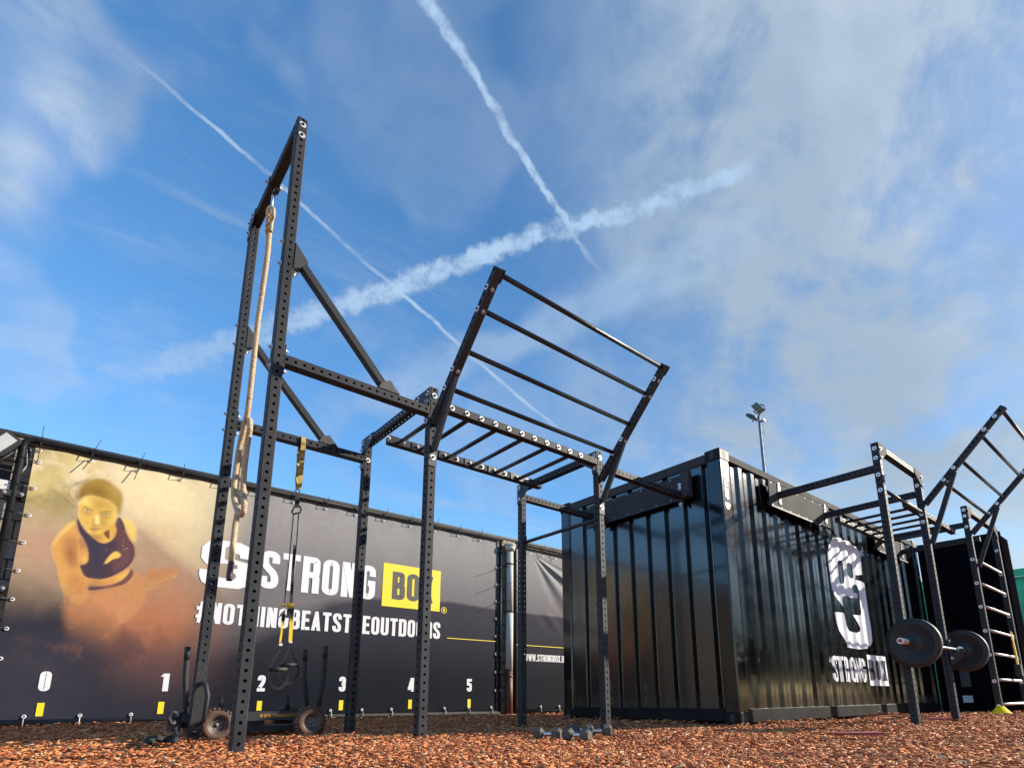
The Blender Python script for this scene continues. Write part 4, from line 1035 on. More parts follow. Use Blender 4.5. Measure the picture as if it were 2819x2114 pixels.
drape_text('STRONG', tx0, txm-.02, tz0+.0, tz1-.01, 'white_vinyl', .004, 'white word STRONG', t=.15, gap=.05)
qz0 = E_(545, 1540)[1]; qz1 = E_(510, 1238)[1]
drape(([(txm+.02, qz0), (tx1+.05, qz0), (tx1+.05, qz1), (txm+.02, qz1)], [(0, 1, 2, 3)]), 'white_panel', 'white_vinyl', .004)
drape_text('BOX', txm+.055, tx1+.015, qz0+.065, qz1-.055, 'tie_black', .009, 'dark word BOX', t=.17, gap=.07)
# supplier lettering, running down the corner post
def vert_text(text, xc_, ztop, zbot, wdt, matn, y, label):
    Q, W_ = layout(text, .2, .06, .42); b = MB()
    for lay, q in Q:
        i = b.add([(xc_+(p[1]-.5)*wdt, y-.0006*lay, ztop-(ztop-zbot)*p[0]/W_) for p in q]); b.face([i, i+1, i+2, i+3])
    o = fix_normals(b.build('lettering', matn, cn)); o['label'] = label
for xx in (XC+.075, XE-.075):
    vert_text('GORILLA', xx, 2.405, 2.185, .06, 'white_print', YC-.0025, 'small white word GORILLA running down the corner post')
    vert_text('GRIP', xx, 2.170, 2.06, .06, 'orange_print', YC-.0025, 'small orange word GRIP running down the corner post')
    b = MB(); i = b.add([(xx+.038*math.cos(t_)*(1+.25*math.sin(3*t_)), YC-.0025, 1.99+.04*math.sin(t_)*(1+.2*math.cos(2*t_))) for t_ in np.linspace(0, 2*math.pi, 22, endpoint=False)]); b.face(list(range(i, i+22)))
    fix_normals(b.build('orange_badge', 'orange_print', cn))

# ------------------------------------------------------------------ rig one
X1, X2, X3, Y1, Y2, H1, H2 = .779, 1.783, 3.410, 3.158, 4.186, 3.805, 2.308
W6 = .062
ZD = lambda x, y: (900+x/2.074, 650+y/2.074)
ZCc = lambda x, y: (600+x/2.0733, 300+y/2.0733)
ZG = lambda x, y: (2100+x/2.765, 1050+y/2.765)
ZH = lambda x, y: (2200+x/2.7027, 1500+y/2.7027)
rig = thing('climbing_rig', 'tall black perforated steel rig with rope tower, monkey bars and flared ladder', 'exercise rig', (2.1, 3.67, 0))
def post(parent, x, y, h, z0=-.06):
    b = MB(); b.bar((x, y, z0), (x, y, h), W6, W6, up=(0, 1, 0), holes=(1, 1, 1, 1), u0=.025); return b.build('post', 'perforated', parent)
pA = post(rig, X1, Y2, H1); pB = post(rig, X1, Y1, H1); pC = post(rig, X2, Y2, H2); pD = post(rig, X2, Y1, H2); pE = post(rig, X3, Y2, H2); pF = post(rig, X3, Y1, H2)
h_ = W6/2
def beam(parent, p0, p1, name='beam', holes=(1, 1, 1, 1), w=W6, h=None, matn='perforated', up=(0, 0, 1)):
    b = MB(); b.bar(p0, p1, w, h, holes=holes, up=up, u0=.012); return b.build(name, matn, parent)
zb1 = 2.133
top = beam(rig, (X1, Y1+h_, H1-h_), (X1, Y2-h_, H1-h_), 'top_beam', (0, 1, 0, 0))
bBD = beam(rig, (X1+h_, Y1, zb1), (X2-h_, Y1, zb1), 'side_beam', (1, 1, 0, 0)); bAC = beam(rig, (X1+h_, Y2, zb1), (X2-h_, Y2, zb1), 'side_beam', (1, 1, 0, 0))
cCD = beam(rig, (X2, Y1+h_, H2-.035), (X2, Y2-h_, H2-.035), 'cross_beam'); cEF = beam(rig, (X3, Y1+h_, H2-.035), (X3, Y2-h_, H2-.035), 'cross_beam')
YR = 3.88
rn = beam(rig, (X2+h_, Y1, 2.206), (X3-h_, Y1, 2.206), 'monkey_bar_rail', (0, 0, 0, 0), W6, W6); rf = beam(rig, (X2+h_, YR, 2.206), (X3-h_, YR, 2.206), 'monkey_bar_rail', (0, 0, 0, 0), W6, W6)
for x, y in ((715, 1000), (800, 1030), (883, 1060), (963, 1088), (1040, 1116), (1115, 1142), (1186, 1168), (1257, 1193), (1323, 1217), (1388, 1240), (1450, 1260)):
    q = P(1, Y1-h_, *ZD(x, y)); bolt(rn, (q[0], Y1-h_-.0005, 2.206), (0, -1, 0))
for x, y in ((352, 1168), (435, 1192), (515, 1217), (670, 1263), (740, 1285), (815, 1305), (885, 1328), (953, 1350), (1015, 1367), (1080, 1387), (1140, 1405)):
    q = P(1, YR-h_, *ZD(x, y)); bolt(rf, (q[0], YR-h_-.0005, 2.206), (0, -1, 0), NUT, 'nut', 1.5)
for x, y in ((548, 1075), (800, 1082), (960, 1135), (1110, 1186), (1247, 1235), (1375, 1280)):
    q = P(1, Y1+h_, *ZD(x, y))
    if x == 548: q = (X2+.11, 0, 0)
    b = MB(); b.cyl((q[0], Y1+h_, 2.190), (q[0], YR-h_, 2.190), .0165, seg=14); b.box((q[0]-.085, YR-h_-.006, 2.176), (q[0]+.085, YR-h_-.0006, 2.236)); b.build('monkey_bar', 'bar_metal', rig)
# diagonal braces with boots
def pl(y, pts, Z): return [P(1, y, *Z(*p)) for p in pts]
for (y, a, c_) in ((Y1, (478, 895), (945, 1585)), ):
    pa, pc = P(1, y, *ZCc(*a)), P(1, y, *ZCc(*c_))
for y, par in ((Y1, 0), (Y2, 1)):
    A_ = np.array((pa[0], y, pa[2])); C_ = np.array((pc[0], y, pc[2]))
    beam(rig, A_, C_, 'diagonal_brace', (0, 0, 0, 0), .05, .05)
    d_ = (C_-A_)/np.linalg.norm(C_-A_); nrm = np.array((-d_[2], 0, d_[0]))
    bt = MB(); bt.prism([(X1+h_, y-.034, A_[2]+.11), (A_[0]+.028, y-.034, A_[2]+.015), (A_[0]-.015, y-.034, A_[2]-.045), (X1+h_, y-.034, A_[2]-.065)], (0, .068, 0)); u_ = fix_normals(bt.build('gusset_boot', 'dark_metal', rig))
    bolt(u_, (X1+h_+.012, y-.0, A_[2]-.075), (0, 0, -1), NUT, 'nut', 1.3)
    bt = MB(); zt = zb1+h_+.001; bt.prism([(C_[0]-.045, y-.034, zt), (C_[0]+.10, y-.034, zt), (C_[0]+.030, y-.034, zt+.075), (C_[0]-.025, y-.034, zt+.045)], (0, .068, 0)); fix_normals(bt.build('gusset_boot', 'dark_metal', rig))
# bolts on the tower
for z in (H1-.05, H1-.13): bolt(pB, (X1, Y1-h_-.0005, z), (0, -1, 0))
for z in (A_[2]+.10, A_[2]-.05, zb1+.06, zb1-.06):
    for y, pp in ((Y1, pB), (Y2, pA)): bolt(pp, (X1-h_-.0005, y, z), (-1, 0, 0), NUT, 'nut', 1.3)
for y in (Y1, Y2):
    for z in (zb1+.065, zb1-.065): bolt(bBD if y == Y1 else bAC, (X1+h_+.004, y, z), (1, 0, 0), NUT, 'nut', 1.3)
    b = MB(); b.box((X1+h_+.0006, y-.029, zb1-.09), (X1+h_+.006, y+.029, zb1+.09)); b.build('end_plate', 'dark_metal', bBD if y == Y1 else bAC)
    b = MB(); b.box((X2-h_-.006, y-.029, zb1-.09), (X2-h_-.0006, y+.029, zb1+.09)); e_ = b.build('end_plate', 'dark_metal', bBD if y == Y1 else bAC)
    for z in (zb1+.07, zb1-.07): bolt(e_, (X2-h_-.006, y, z), (-1, 0, 0), NUT, 'nut', 1.3)
# gusset plates in the top corners: triangle in the Y-Z plane
def gusset(par, x, y, z, sy, sz=-1, s=.13, side=-1, mtx='dark_metal'):
    xo = x+side*(h_+.001)
    b = MB(); b.prism([(xo, y-sy*.03, z), (xo, y+sy*(s+.05), z), (xo, y+sy*(s+.05), z-.055), (xo, y+sy*.035, z-s-.02), (xo, y+sy*.03, z-s-.07), (xo, y-sy*.03, z-s-.07)], (side*.005, 0, 0)); o = fix_normals(b.build('gusset_plate', mtx, par))
    for yy, zz in ((0, z-.035), (sy*(s), z-.03), (0, z-s-.02)): bolt(o, (xo+side*.0055, y+yy, zz), (side, 0, 0), None, 'bolt', .85)
gusset(rig, X2, Y2, H2-.003, -1); gusset(rig, X2, Y1, H2-.003, 1); gusset(rig, X3, Y2, H2-.003, -1); gusset(rig, X3, Y1, H2-.003, 1); gusset(rig, X1, Y2, H1-.003, -1, s=.10)
for x, pp in ((X2, pD), (X3, pF)): bolt(pp, (x, Y1-h_-.0005, H2-.06), (0, -1, 0))
bolt(pD, (X2, Y1-h_-.006, 1.80), (0, -1, 0)); bolt(pF, (X3, Y1-h_-.006, 1.80), (0, -1, 0)); bolt(pA, (X1, Y2-h_-.0005, .45), (0, -1, 0)); bolt(pA, (X1, Y2-h_-.0005, .075), (0, -1, 0)); bolt(pC, (X2, Y2-h_-.0005, 2.12), (0, -1, 0))
# battle-rope anchor on the foot of the rear tower post
b = MB(); b.sweep([(X1+.01, Y2-.05, .10), (X1+.03, Y2-.09, .12), (X1+.035, Y2-.10, .27), (X1+.02, Y2-.08, .34), (X1, Y2-.05, .35)], .014, 10); b.box((X1-.03, Y2-.045, .06), (X1+.03, Y2-.0325, .48)); b.build('rope_anchor', 'rubber', rig)
# flared ladder: arms, braces, rungs
def wing(parent, X, Yp, arm, nb, low, mid, w=.055, capsc=1, postobj=None):
    (yt, zt), (yb, zb) = arm
    a = beam(parent, (X, yb, zb), (X, yt, zt), 'flared_arm', (0, 0, 1, 1), w, w, up=(1, 0, 0))
    d_ = np.array((0, yt-yb, zt-zb)); L_ = np.linalg.norm(d_); d_ /= L_
    for f_ in nb: p = np.array((X-w/2-.0005, yb, zb))+d_*L_*f_; bolt(a, p, (-1, 0, 0), None, 'bolt', .9)
    for f_ in nb: p = np.array((X, yb, zb))+d_*L_*f_+np.cross((1, 0, 0), d_)*(w/2); bolt(a, p, tuple(np.cross((1, 0, 0), d_)), NUT, 'nut')
    c_ = beam(parent, (X, low[0], low[1]), (X, mid[0], mid[1]), 'arm_brace', (0, 0, 0, 0), w*.86, w*.6, up=(1, 0, 0))
    nn = np.cross((1, 0, 0), d_); e = np.array((X, yt, zt))
    b = MB(); q = e+d_*.004
    b.prism([q+np.array((w/2+.003, 0, 0))-d_*.0, q+np.array((w/2+.003, 0, 0))+d_*0+nn*.0-nn*w/2, q+np.array((w/2+.003, 0, 0))-nn*w/2-d_*.07, q+np.array((w/2+.003, 0, 0))-d_*.095, q+np.array((w/2+.003, 0, 0))+nn*w/2-d_*.07, q+np.array((w/2+.003, 0, 0))+nn*w/2], (.005, 0, 0)); fix_normals(b.build('end_cap', 'satin_plate', a))
    return d_, L_
def fitline(X, pts, Z, yfront):
    q = np.array([P(0, X-.028, *Z(*p))[1:] for p in pts]); k, c = np.polyfit(q[:, 0], q[:, 1], 1); return k, c, q
k1, c1, q1 = fitline(X2, [(912, 293), (860, 412), (717, 757), (672, 865)], ZD, Y1)
topp = P(0, X2-.028, *ZD(962, 188))
yb_ = Y1-h_-.004; arm1 = ((topp[1], k1*topp[1]+c1), (yb_, k1*yb_+c1))
yl0, zl0 = arm1[1]; yl1, zl1 = arm1[0]
mid1 = (yl1+(yl0-yl1)*.64+.004, zl1+(zl0-zl1)*.64-.035)
low1 = (Y1-h_-.012, 1.845)
nb = [(q[0]-yl0)/(yl1-yl0) for q in q1]
for X in (X2, X3): wing(rig, X, Y1, arm1, nb, low1, mid1)
for X in (X2, X3):
    b = MB(); b.box((X-.03, Y1-h_-.006, 1.74), (X+.03, Y1-h_-.0006, 1.87)); b.build('brace_plate', 'dark_metal', rig)
for x, y in ((1000, 270), (903, 505), (805, 730), (714, 937)):
    q = P(0, X2+.028, *ZD(x, y)); yy = min(max(q[1], yl1+.02), yl0); zz = k1*yy+c1
    b = MB(); b.cyl((X2+.027, yy, zz), (X3-.027, yy, zz), .0165, seg=14); b.build('flared_rung', 'bar_metal', rig)
# beams to the container, pull-up bar
zf = P(1, Y1-h_, *ZD(1800, 1392))[2]; ze = P(1, Y2-h_, *ZD(1320, 1545))[2]
zf = ze = (zf+ze)/2
bF = beam(rig, (X3+h_, Y1, zf), (XC-.045, Y1, zf), 'container_beam', (1, 1, 0, 0)); bE = beam(rig, (X3+h_, Y2, ze), (XC-.045, Y2, ze), 'container_beam', (1, 1, 0, 0))
q0 = P(0, X3, 1438, 1495)
b = MB(); b.cyl((X3, Y1+h_, q0[2]), (X3, Y2-h_, q0[2]), .0165, seg=14); b.build('pull_up_bar', 'bar_metal', rig)
b = MB(); b.box((X3-.028, Y2-h_-.008, q0[2]-.06), (X3+.028, Y2-h_-.0006, q0[2]+.07)); b.build('bar_bracket', 'dark_metal', rig)
# mounting plate on the container end
def mount(parent, ax, s0, s1, z0, z1, endw=.12):
    """plate bolted to the container; ax 0: on the end face, 1: on the long side"""
    base = (XC if ax == 0 else YC)
    def bx(a0, a1, d0, d1, za, zb):
        return ((base-d1, a0, za), (base-d0, a1, zb)) if ax == 0 else ((a0, base-d1, za), (a1, base-d0, zb))
    b = MB(); b.box(*bx(s0, s1, .030, .042, z0, z1)); p = b.build('mount_plate', 'satin_plate', parent); p.modifiers.new('bev', 'BEVEL').width = .002
    b = MB(); b.box(*bx(s0+.01, s1-.01, .0015, .0295, z0+.02, z0+.05)); b.box(*bx(s0+.01, s1-.01, .0015, .0295, z1-.05, z1-.02)); b.build('mount_rail', 'dark_metal', p)
    b = MB(); b.box(*bx(s0-.005, s1+.005, .0425, .060, z0-.012, z0+.004)); b.build('lower_flange', 'dark_metal', p)
    nr = (-1, 0, 0) if ax == 0 else (0, -1, 0)
    m_ = int((s1-s0)/.2)
    for k in range(m_+1):
        s = s0+.05+(s1-s0-.1)*k/m_
        for z in (z1-.02, z0+.022):
            pos = (base-.0425, s, z) if ax == 0 else (s, base-.0425, z); bolt(p, pos, nr, NUT, 'nut', .55)
    return p
pL = P(0, XC-.04, 1871, 1314); pL2 = P(0, XC-.04, 1620, 1460)
zt, zl = 2.395, 2.145
mp1 = mount(rig, 0, 3.03, 4.46, zl, zt)
def beam_end(parent, ax, s, z, wz=.10):
    base = (XC if ax == 0 else YC)
    b = MB()
    if ax == 0: b.box((base-.049, s-.032, z-wz), (base-.0432, s+.032, z+wz))
    else: b.box((s-.032, base-.049, z-wz), (s+.032, base-.0432, z+wz))
    o = b.build('end_plate', 'dark_metal', parent)
    for dz in (-wz+.015, wz-.015, wz+.02):
        bolt(o, (base-.0495, s, z+dz) if ax == 0 else (s, base-.0495, z+dz), (-1, 0, 0) if ax == 0 else (0, -1, 0), None, 'bolt', .8)
beam_end(bF, 0, Y1, zf); beam_end(bE, 0, Y2, ze)
b = MB(); b.box((XC-.10, 3.02, zl-.004), (XC-.0432, 3.105, zt+.004)); b.build('box_section', 'satin_plate', mp1)

# ------------------------------------------------------------------ rig two
SC = .872
YG, HG = 1.729, 2.549
XG, XH, XI, XJ = 5.68, 6.81, 8.56, 9.98
rg2 = thing('climbing_rig', 'black perforated steel rig on the long side of the container, holding the barbell', 'exercise rig', (7.8, 1.9, 0))
g_, hh, i_, j_ = [post(rg2, x, YG, HG, -.02) for x in (XG, XH, XI, XJ)]
zbm = 2.305
for x in (XG, XH-.03, XI-.03):
    bb = beam(rg2, (x, YG+h_, zbm), (x, YC-.049, zbm), 'container_beam', (1, 1, 0, 0)); beam_end(bb, 1, x, zbm)
b4 = beam(rg2, (9.28, YG+h_, 2.26), (9.28, YC-.049, 2.26), 'container_beam', (1, 1, 0, 0)); beam_end(b4, 1, 9.28, 2.26)
tb = beam(rg2, (XG+h_, YG, HG-h_-.002), (XH-h_, YG, HG-h_-.002), 'top_beam', (1, 1, 0, 0)); tb2 = beam(rg2, (XI+h_, YG, HG-h_-.002), (XJ-h_, YG, HG-h_-.002), 'top_beam', (1, 1, 0, 0))
def gusx(par, x, z, sx_, s=.13):
    yo = YG-h_-.001
    b = MB(); b.prism([(x-sx_*.03, yo, z), (x+sx_*(s+.05), yo, z), (x+sx_*(s+.05), yo, z-.055), (x+sx_*.035, yo, z-s-.02), (x-sx_*.03, yo, z-s-.05)], (0, -.005, 0)); o = fix_normals(b.build('gusset_plate', 'satin_plate', par))
    bolt(o, (x, yo-.0055, z-.06), (0, -1, 0), NUT, 'nut', 1.2)
gusx(rg2, XG, HG-.003, 1); gusx(rg2, XH, HG-.003, -1); gusx(rg2, XI, HG-.003, 1); gusx(rg2, XJ, HG-.003, -1)
mount(rg2, 1, 5.47, 6.90, 2.15, 2.43); mount(rg2, 1, 8.28, 9.42, 2.13, 2.40)
# monkey bars between second and third beam
rl = beam(rg2, (XH+.0, YG+.0+.14, 2.235), (XI-.06, YG+.14, 2.235), 'monkey_bar_rail', (1, 1, 0, 0)); rl2 = beam(rg2, (XH+.0, YC-.16, 2.235), (XI-.06, YC-.16, 2.235), 'monkey_bar_rail', (0, 0, 0, 0))
for k in range(6):
    x = XH+.16+k*.27
    b = MB(); b.cyl((x, YG+.14+h_, 2.225), (x, YC-.16-h_, 2.225), .0165, seg=12); b.build('monkey_bar', 'bar_metal', rg2)
    for dx in (-.06, .06): bolt(rl2, (x+dx, YC-.16-h_-.0005, 2.235), (0, -1, 0), None, 'bolt', .9); bolt(rl, (x+dx, YG+.14-h_-.0005, 2.235), (0, -1, 0), None, 'bolt', .9)
for x in (XG, ):
    q = P(1, YG, *ZG(945, 840)); b = MB(); b.cyl((XG+h_, YG, q[2]), (XH-h_, YG, q[2]), .0165, seg=12); b.build('pull_up_bar', 'bar_metal', rg2)
q = P(1, YG, *ZG(945, 840))
for pp, x, zz in ((g_, XG, (HG-.055, HG-.15, q[2]+.13, q[2]-.02)), (hh, XH, (HG-.055, HG-.15, q[2]-.02, 2.0)), (i_, XI, (HG-.05, HG-.13, 2.28)), (j_, XJ, (HG-.05, 2.2))):
    for z in zz: bolt(pp, (x-h_-.0005, YG, z), (-1, 0, 0), None, 'bolt', .95)
for z_ in (2.40, 2.22):
    for pp, x in ((g_, XG), (hh, XH), (i_, XI)): bolt(pp, (x, YG-h_-.0005, z_), (0, -1, 0), NUT, 'nut', 1.2)
k2, c2_, q2 = fitline(XH, [(1763, 263), (1683, 365), (1450, 655), (1376, 747)], ZG, YG)
tp = P(0, XH-.028, *ZG(1825, 180)); yb2 = YG-h_-.004
arm2 = ((tp[1], k2*tp[1]+c2_), (yb2, k2*yb2+c2_))
ya, za = arm2[1]; yt_, zt_ = arm2[0]
mid2 = (yt_+(ya-yt_)*.62, zt_+(za-zt_)*.62-.035); low2 = (YG-h_-.012, za-.42)
nb2 = [(q_[0]-ya)/(yt_-ya) for q_ in q2]
for X in (XH, XI): wing(rg2, X, YG, arm2, nb2, low2, mid2)
for x, y in ((1830, 245), (1672, 450), (1518, 637), (1390, 828)):
    q = P(0, XH+.028, *ZG(x, y)); yy = min(max(q[1], yt_+.02), ya); zz = k2*yy+c2_
    b = MB(); b.cyl((XH+.027, yy, zz), (XI-.027, yy, zz), .0165, seg=12); b.build('flared_rung', 'bar_metal', rg2)
for x, y in ((1335, 120), (1362, 290), (1392, 460), (1425, 635), (1455, 808), (1492, 1000), (1525, 1182)):
    q = P(1, YG, *ZH(x, y)); b = MB(); b.cyl((XI+h_, YG, q[2]), (XJ-h_, YG, q[2]), .0165, seg=12); b.build('ladder_rung', 'zinc', rg2)
    bolt(i_, (XI-h_-.0005, YG, q[2]-.02), (-1, 0, 0)); bolt(j_, (XJ-h_-.0005, YG, q[2]-.02), (-1, 0, 0))

# ------------------------------------------------------------------ barbell on the second rig
YB = YG-.10
zb = .70
sl0 = P(1, YB, 2478, 1763); zb = sl0[2]
bar_ = thing('barbell', 'barbell loaded with two black bumper plates resting on the second rig', 'barbell', (6.2, YB, zb))
xp0 = P(1, YB, 2514, 1764)[0]; xp1 = P(1, YB, 2652, 1788)[0]
b = MB(); b.cyl((sl0[0]+.1, YB, zb), (xp1+.35, YB, zb), .013, seg=16); b.build('bar', 'chrome', bar_)
for xa, xb in ((sl0[0], xp0+.03), (xp1-.10, xp1+.4)):
    b = MB(); b.cyl((xa, YB, zb), (xb, YB, zb), .024, seg=20); sv = b.build('sleeve', 'chrome', bar_)
    e = MB(); e.cyl((xa-.003, YB, zb), (xa-.0005, YB, zb), .020, seg=20); e.build('end_cap', 'copper', sv)
    e = MB(); e.cyl((xa-.005, YB, zb), (xa-.0032, YB, zb), .010, seg=16); e.build('end_cap', 'placard', sv)
b = MB(); b.cyl((xp1-.13, YB, zb), (xp1-.075, YB, zb), .036, seg=20); b.build('collar', 'chrome', bar_)
for xp in (xp0, xp1):
    R = .205; b = MB()
    b.lathe((xp-.035, YB, zb), (1, 0, 0), [(.026, 0), (.05, 0), (.055, .008), (.085, .010), (.09, .006), (.155, .004), (.16, -.001), (.175, -.001), (.178, .003), (.196, .005), (.205, .014), (.205, .058), (.196, .066), (.026, .066)], 64)
    plt = b.build('bumper_plate', 'rubber', bar_)
for x in (XH, XG):
    jh = thing('bar_hook', 'black steel bar hook on the %s rig post under the barbell' % ('right' if x == XH else 'left'), 'hook', (x, YG, zb))
    b = MB(); b.prism([(x-.036, YG-.035, zb+.10), (x-.036, YG-.045, zb-.14), (x-.036, YB-.045, zb-.06), (x-.036, YB-.05, zb+.01), (x-.036, YB-.03, zb+.01), (x-.036, YB-.02, zb-.026), (x-.036, YB+.03, zb-.026), (x-.036, YB+.045, zb+.10)], (.072, 0, 0)); fix_normals(b.build('hook_body', 'dark_metal', jh))
    bolt(jh, (x-.0365, YG-.06, zb-.08), (-1, 0, 0), NUT, 'nut')

# ------------------------------------------------------------------ climbing rope
rp = thing('climbing_rope', 'beige twisted climbing rope hanging from the top beam with its end looped up', 'rope', (X1, 3.72, 3.6))
yr = P(0, X1, 746, 590)[1]
def lerp_path(pts, n_=14):
    pts = [np.array(p, float) for p in pts]; out = []
    for k in range(len(pts)-1):
        p0 = pts[max(k-1, 0)]; p1 = pts[k]; p2 = pts[k+1]; p3 = pts[min(k+2, len(pts)-1)]
        for t in np.linspace(0, 1, n_, endpoint=False): out.append(.5*((2*p1)+(-p0+p2)*t+(2*p0-5*p1+4*p2-p3)*t*t+(-p0+3*p1-3*p2+p3)*t**3))
    out.append(pts[-1]); return out
ZR7 = lambda x, y: (640+x/5.183, 1180+y/5.183)
def rpt(u, v, dy=0): q = P(0, X1+dy, u, v); return q
z_top = P(0, X1, 742, 640)
main = [P(0, X1, *p) for p in ((742, 628), (736, 700), (722, 800), (708, 900), (697, 1000), (686, 1100), (677, 1180), (668, 1210), (655, 1290), (645, 1370), (645, 1400))]
loopb = [P(0, X1-.02, *ZR7(*p)) for p in ((160, -40), (110, 200), (60, 500), (25, 800), (15, 950), (30, 1080), (80, 1190), (120, 1230), (155, 1190), (150, 1080), (130, 900))]
b = MB(); b.sweep(lerp_path(main[:6], 60), .0162, 12, 3, .066, .14); b.build('hanging_part', 'rope', rp)
lp = [P(0, X1-.01, *ZR7(*p)) for p in ((230, -95), (185, 120), (130, 380), (90, 620), (60, 850), (30, 960))]
s1 = [P(0, X1+.012, *p) for p in ((681, 1158), (672, 1172), (662, 1215), (652, 1275), (645, 1330), (643, 1368), (650, 1400), (660, 1416), (670, 1408), (672, 1390), (670, 1350), (675, 1290), (682, 1230), (690, 1180), (688, 1160), (680, 1150), (672, 1168), (668, 1210), (664, 1270), (660, 1330), (655, 1400), (648, 1470), (641, 1530), (637, 1548))]
s1 = [P(0, X1+o_, *ZR7(*q)) for o_, q in ((0, (238, -414)), (0, (212, -220)), (0, (160, 0)), (0, (110, 200)), (0, (75, 400)), (0, (40, 650)), (0, (20, 850)), (0, (25, 1000)), (0, (60, 1130)), (0, (108, 1222)), (0, (152, 1200)), (0, (166, 1080)), (0, (156, 900)), (0, (158, 750)), (0, (172, 550)), (0, (196, 350)), (0, (228, 120)), (0, (250, -30)), (.02, (240, -130)), (.045, (205, -110)), (.05, (180, 50)), (.05, (150, 250)), (.05, (122, 450)), (.05, (104, 700)), (.045, (100, 900)), (.04, (96, 1080)), (.03, (66, 1230)), (.02, (44, 1350)), (.01, (26, 1500)), (0, (2, 1700)), (0, (-17, 1906)))]
b = MB(); b.sweep(lerp_path(s1, 16), .0160, 12, 3, .066, .14); b.build('looped_part', 'rope', rp)
b = MB(); b.sweep(lerp_path([P(0, X1, *p) for p in ((637, 1545), (635, 1562), (632, 1580), (631, 1596))], 10), .0168, 12, 3, .066, .1); b.build('taped_end', 'rope_tape', rp)
b = MB()
eye = [P(0, X1, *p) for p in ((742, 640), (738, 600), (737, 582), (743, 571), (752, 575), (753, 592), (748, 612), (745, 638))]
b.sweep(lerp_path(eye, 12), .0115, 10, 3, .06, .15)
for k in range(7):
    t = k/6; q = P(0, X1+(.01 if k % 2 else -.01), 746-4*t+(3 if k % 2 else -3), 592+46*t); b.sweep(lerp_path([q+np.array((0, -.019, .016)), q+np.array((-.014, 0, 0)), q+np.array((0, .019, -.016))], 5), .0095, 8)
b.build('spliced_eye', 'rope', rp)
b = MB(); cq = P(0, X1, 749, 555)
b.sweep([cq+np.array((0, .016*math.cos(t), .055*math.sin(t))) for t in np.linspace(0, 2*math.pi, 24, endpoint=False)], .005, 8, closed=True); b.build('carabiner', 'chrome', rp)
b = MB(); yy = cq[1]; b.box((X1-.037, yy-.028, H1-.072), (X1-.0325, yy+.028, H1+.004)); b.box((X1+.0325, yy-.028, H1-.072), (X1+.037, yy+.028, H1+.004)); b.box((X1-.037, yy-.028, H1-.0745), (X1+.037, yy+.028, H1-.0665))
b.box((X1-.004, yy-.02, H1-.10), (X1+.004, yy+.02, H1-.0747)); bk = b.build('rope_bracket', 'dark_metal', rig)
bolt(bk, (X1-.0372, yy, H1-.035), (-1, 0, 0), NUT, 'nut', 1.4); bolt(bk, (X1+.0372, yy, H1-.035), (1, 0, 0), NUT, 'nut', 1.4)

# ------------------------------------------------------------------ suspension trainer
YS = Y2-.045
tr = thing('suspension_trainer', 'black and yellow suspension trainer straps with two handles hanging from the rig beam', 'suspension trainer', (1.27, YS, 2.15))
def T(u, v, y=YS): return P(1, y, u, v)
sA = [(X1+.505, Y2+.034, zb1+.03), (X1+.505, Y2+.034, zb1+.034), (X1+.505, Y2-.034, zb1+.034), T(836, 1215), T(833, 1250), T(829, 1290), T(826, 1325), T(822, 1346)]
sA[0] = (T(836, 1215)[0], Y2+.034, zb1-.02); sA[1] = (sA[0][0], Y2+.034, zb1+.034); sA[2] = (sA[0][0], Y2-.034, zb1+.034)
b = MB(); b.ribbon(sA, .034, (1, 0, 0), .004); b.build('anchor_strap', 'khaki_strap', tr)
b = MB(); b.ribbon([(sA[0][0], Y2+.035, zb1), (sA[0][0]-.01, Y2+.02, zb1-.10), T(820, 1290, Y2), T(817, 1320, Y2-.02), T(818, 1346, Y2-.03)], .030, (.8, .5, 0), .004); b.build('anchor_strap', 'khaki_strap', tr)
for v in (1221, 1243, 1264, 1286, 1305):
    q = T(836-(v-1215)*.11, v, YS-.006); bb = MB(); bb.box((q[0]-.017, q[1]-.001, q[2]-.0015), (q[0]+.017, q[1]+.001, q[2]+.0015)); bb.build('stitching', 'tie_black', tr)
b = MB(); c_ = T(819, 1356)
b.sweep([c_+np.array((.017*math.cos(t), 0, .030*math.sin(t))) for t in np.linspace(0, 2*math.pi, 24, endpoint=False)], .0042, 8, closed=True); b.build('carabiner', 'dark_metal', tr)
b = MB(); b.ribbon([T(819, 1364), T(818, 1380), T(817, 1396)], .030, (1, 0, 0), .010); b.build('swivel_strap', 'black_strap', tr)
b = MB(); b.sweep([T(*p) for p in ((811, 1392), (806, 1404), (803, 1410), (806, 1415), (826, 1411), (829, 1403), (826, 1394), (819, 1389), (813, 1396))], .0065, 8, closed=False); b.build('loop_ring', 'black_strap', tr)
b = MB(); b.ribbon([T(808, 1412), T(800, 1500), T(790, 1600), T(782, 1665)], .007, (1, 0, 0), .004); b.build('long_strap', 'black_strap', tr)
b = MB(); b.ribbon([T(822, 1412), T(816, 1500), T(806, 1590), T(801, 1620)], .007, (1, 0, 0), .004); b.ribbon([T(812, 1500, YS-.01), T(806, 1580, YS-.01), T(801, 1660, YS-.01)], .02, (1, 0, 0), .004); b.build('long_strap', 'black_strap', tr)
b = MB(); b.ribbon([T(799, 1660, YS-.02), T(800, 1672, YS-.02)], .045, (1, 0, 0), .012); b.ribbon([T(802, 1700, YS-.015), T(801, 1730, YS-.015), T(799, 1764, YS-.015)], .024, (1, 0, 0), .004); b.build('adjusting_strap', 'yellow_strap', tr)
b = MB(); b.ribbon([T(781, 1662), T(780, 1668)], .026, (1, 0, 0), .01); b.ribbon([T(778, 1705), T(775, 1740), T(771, 1768)], .013, (1, 0, 0), .004); b.build('adjusting_strap', 'yellow_strap', tr)
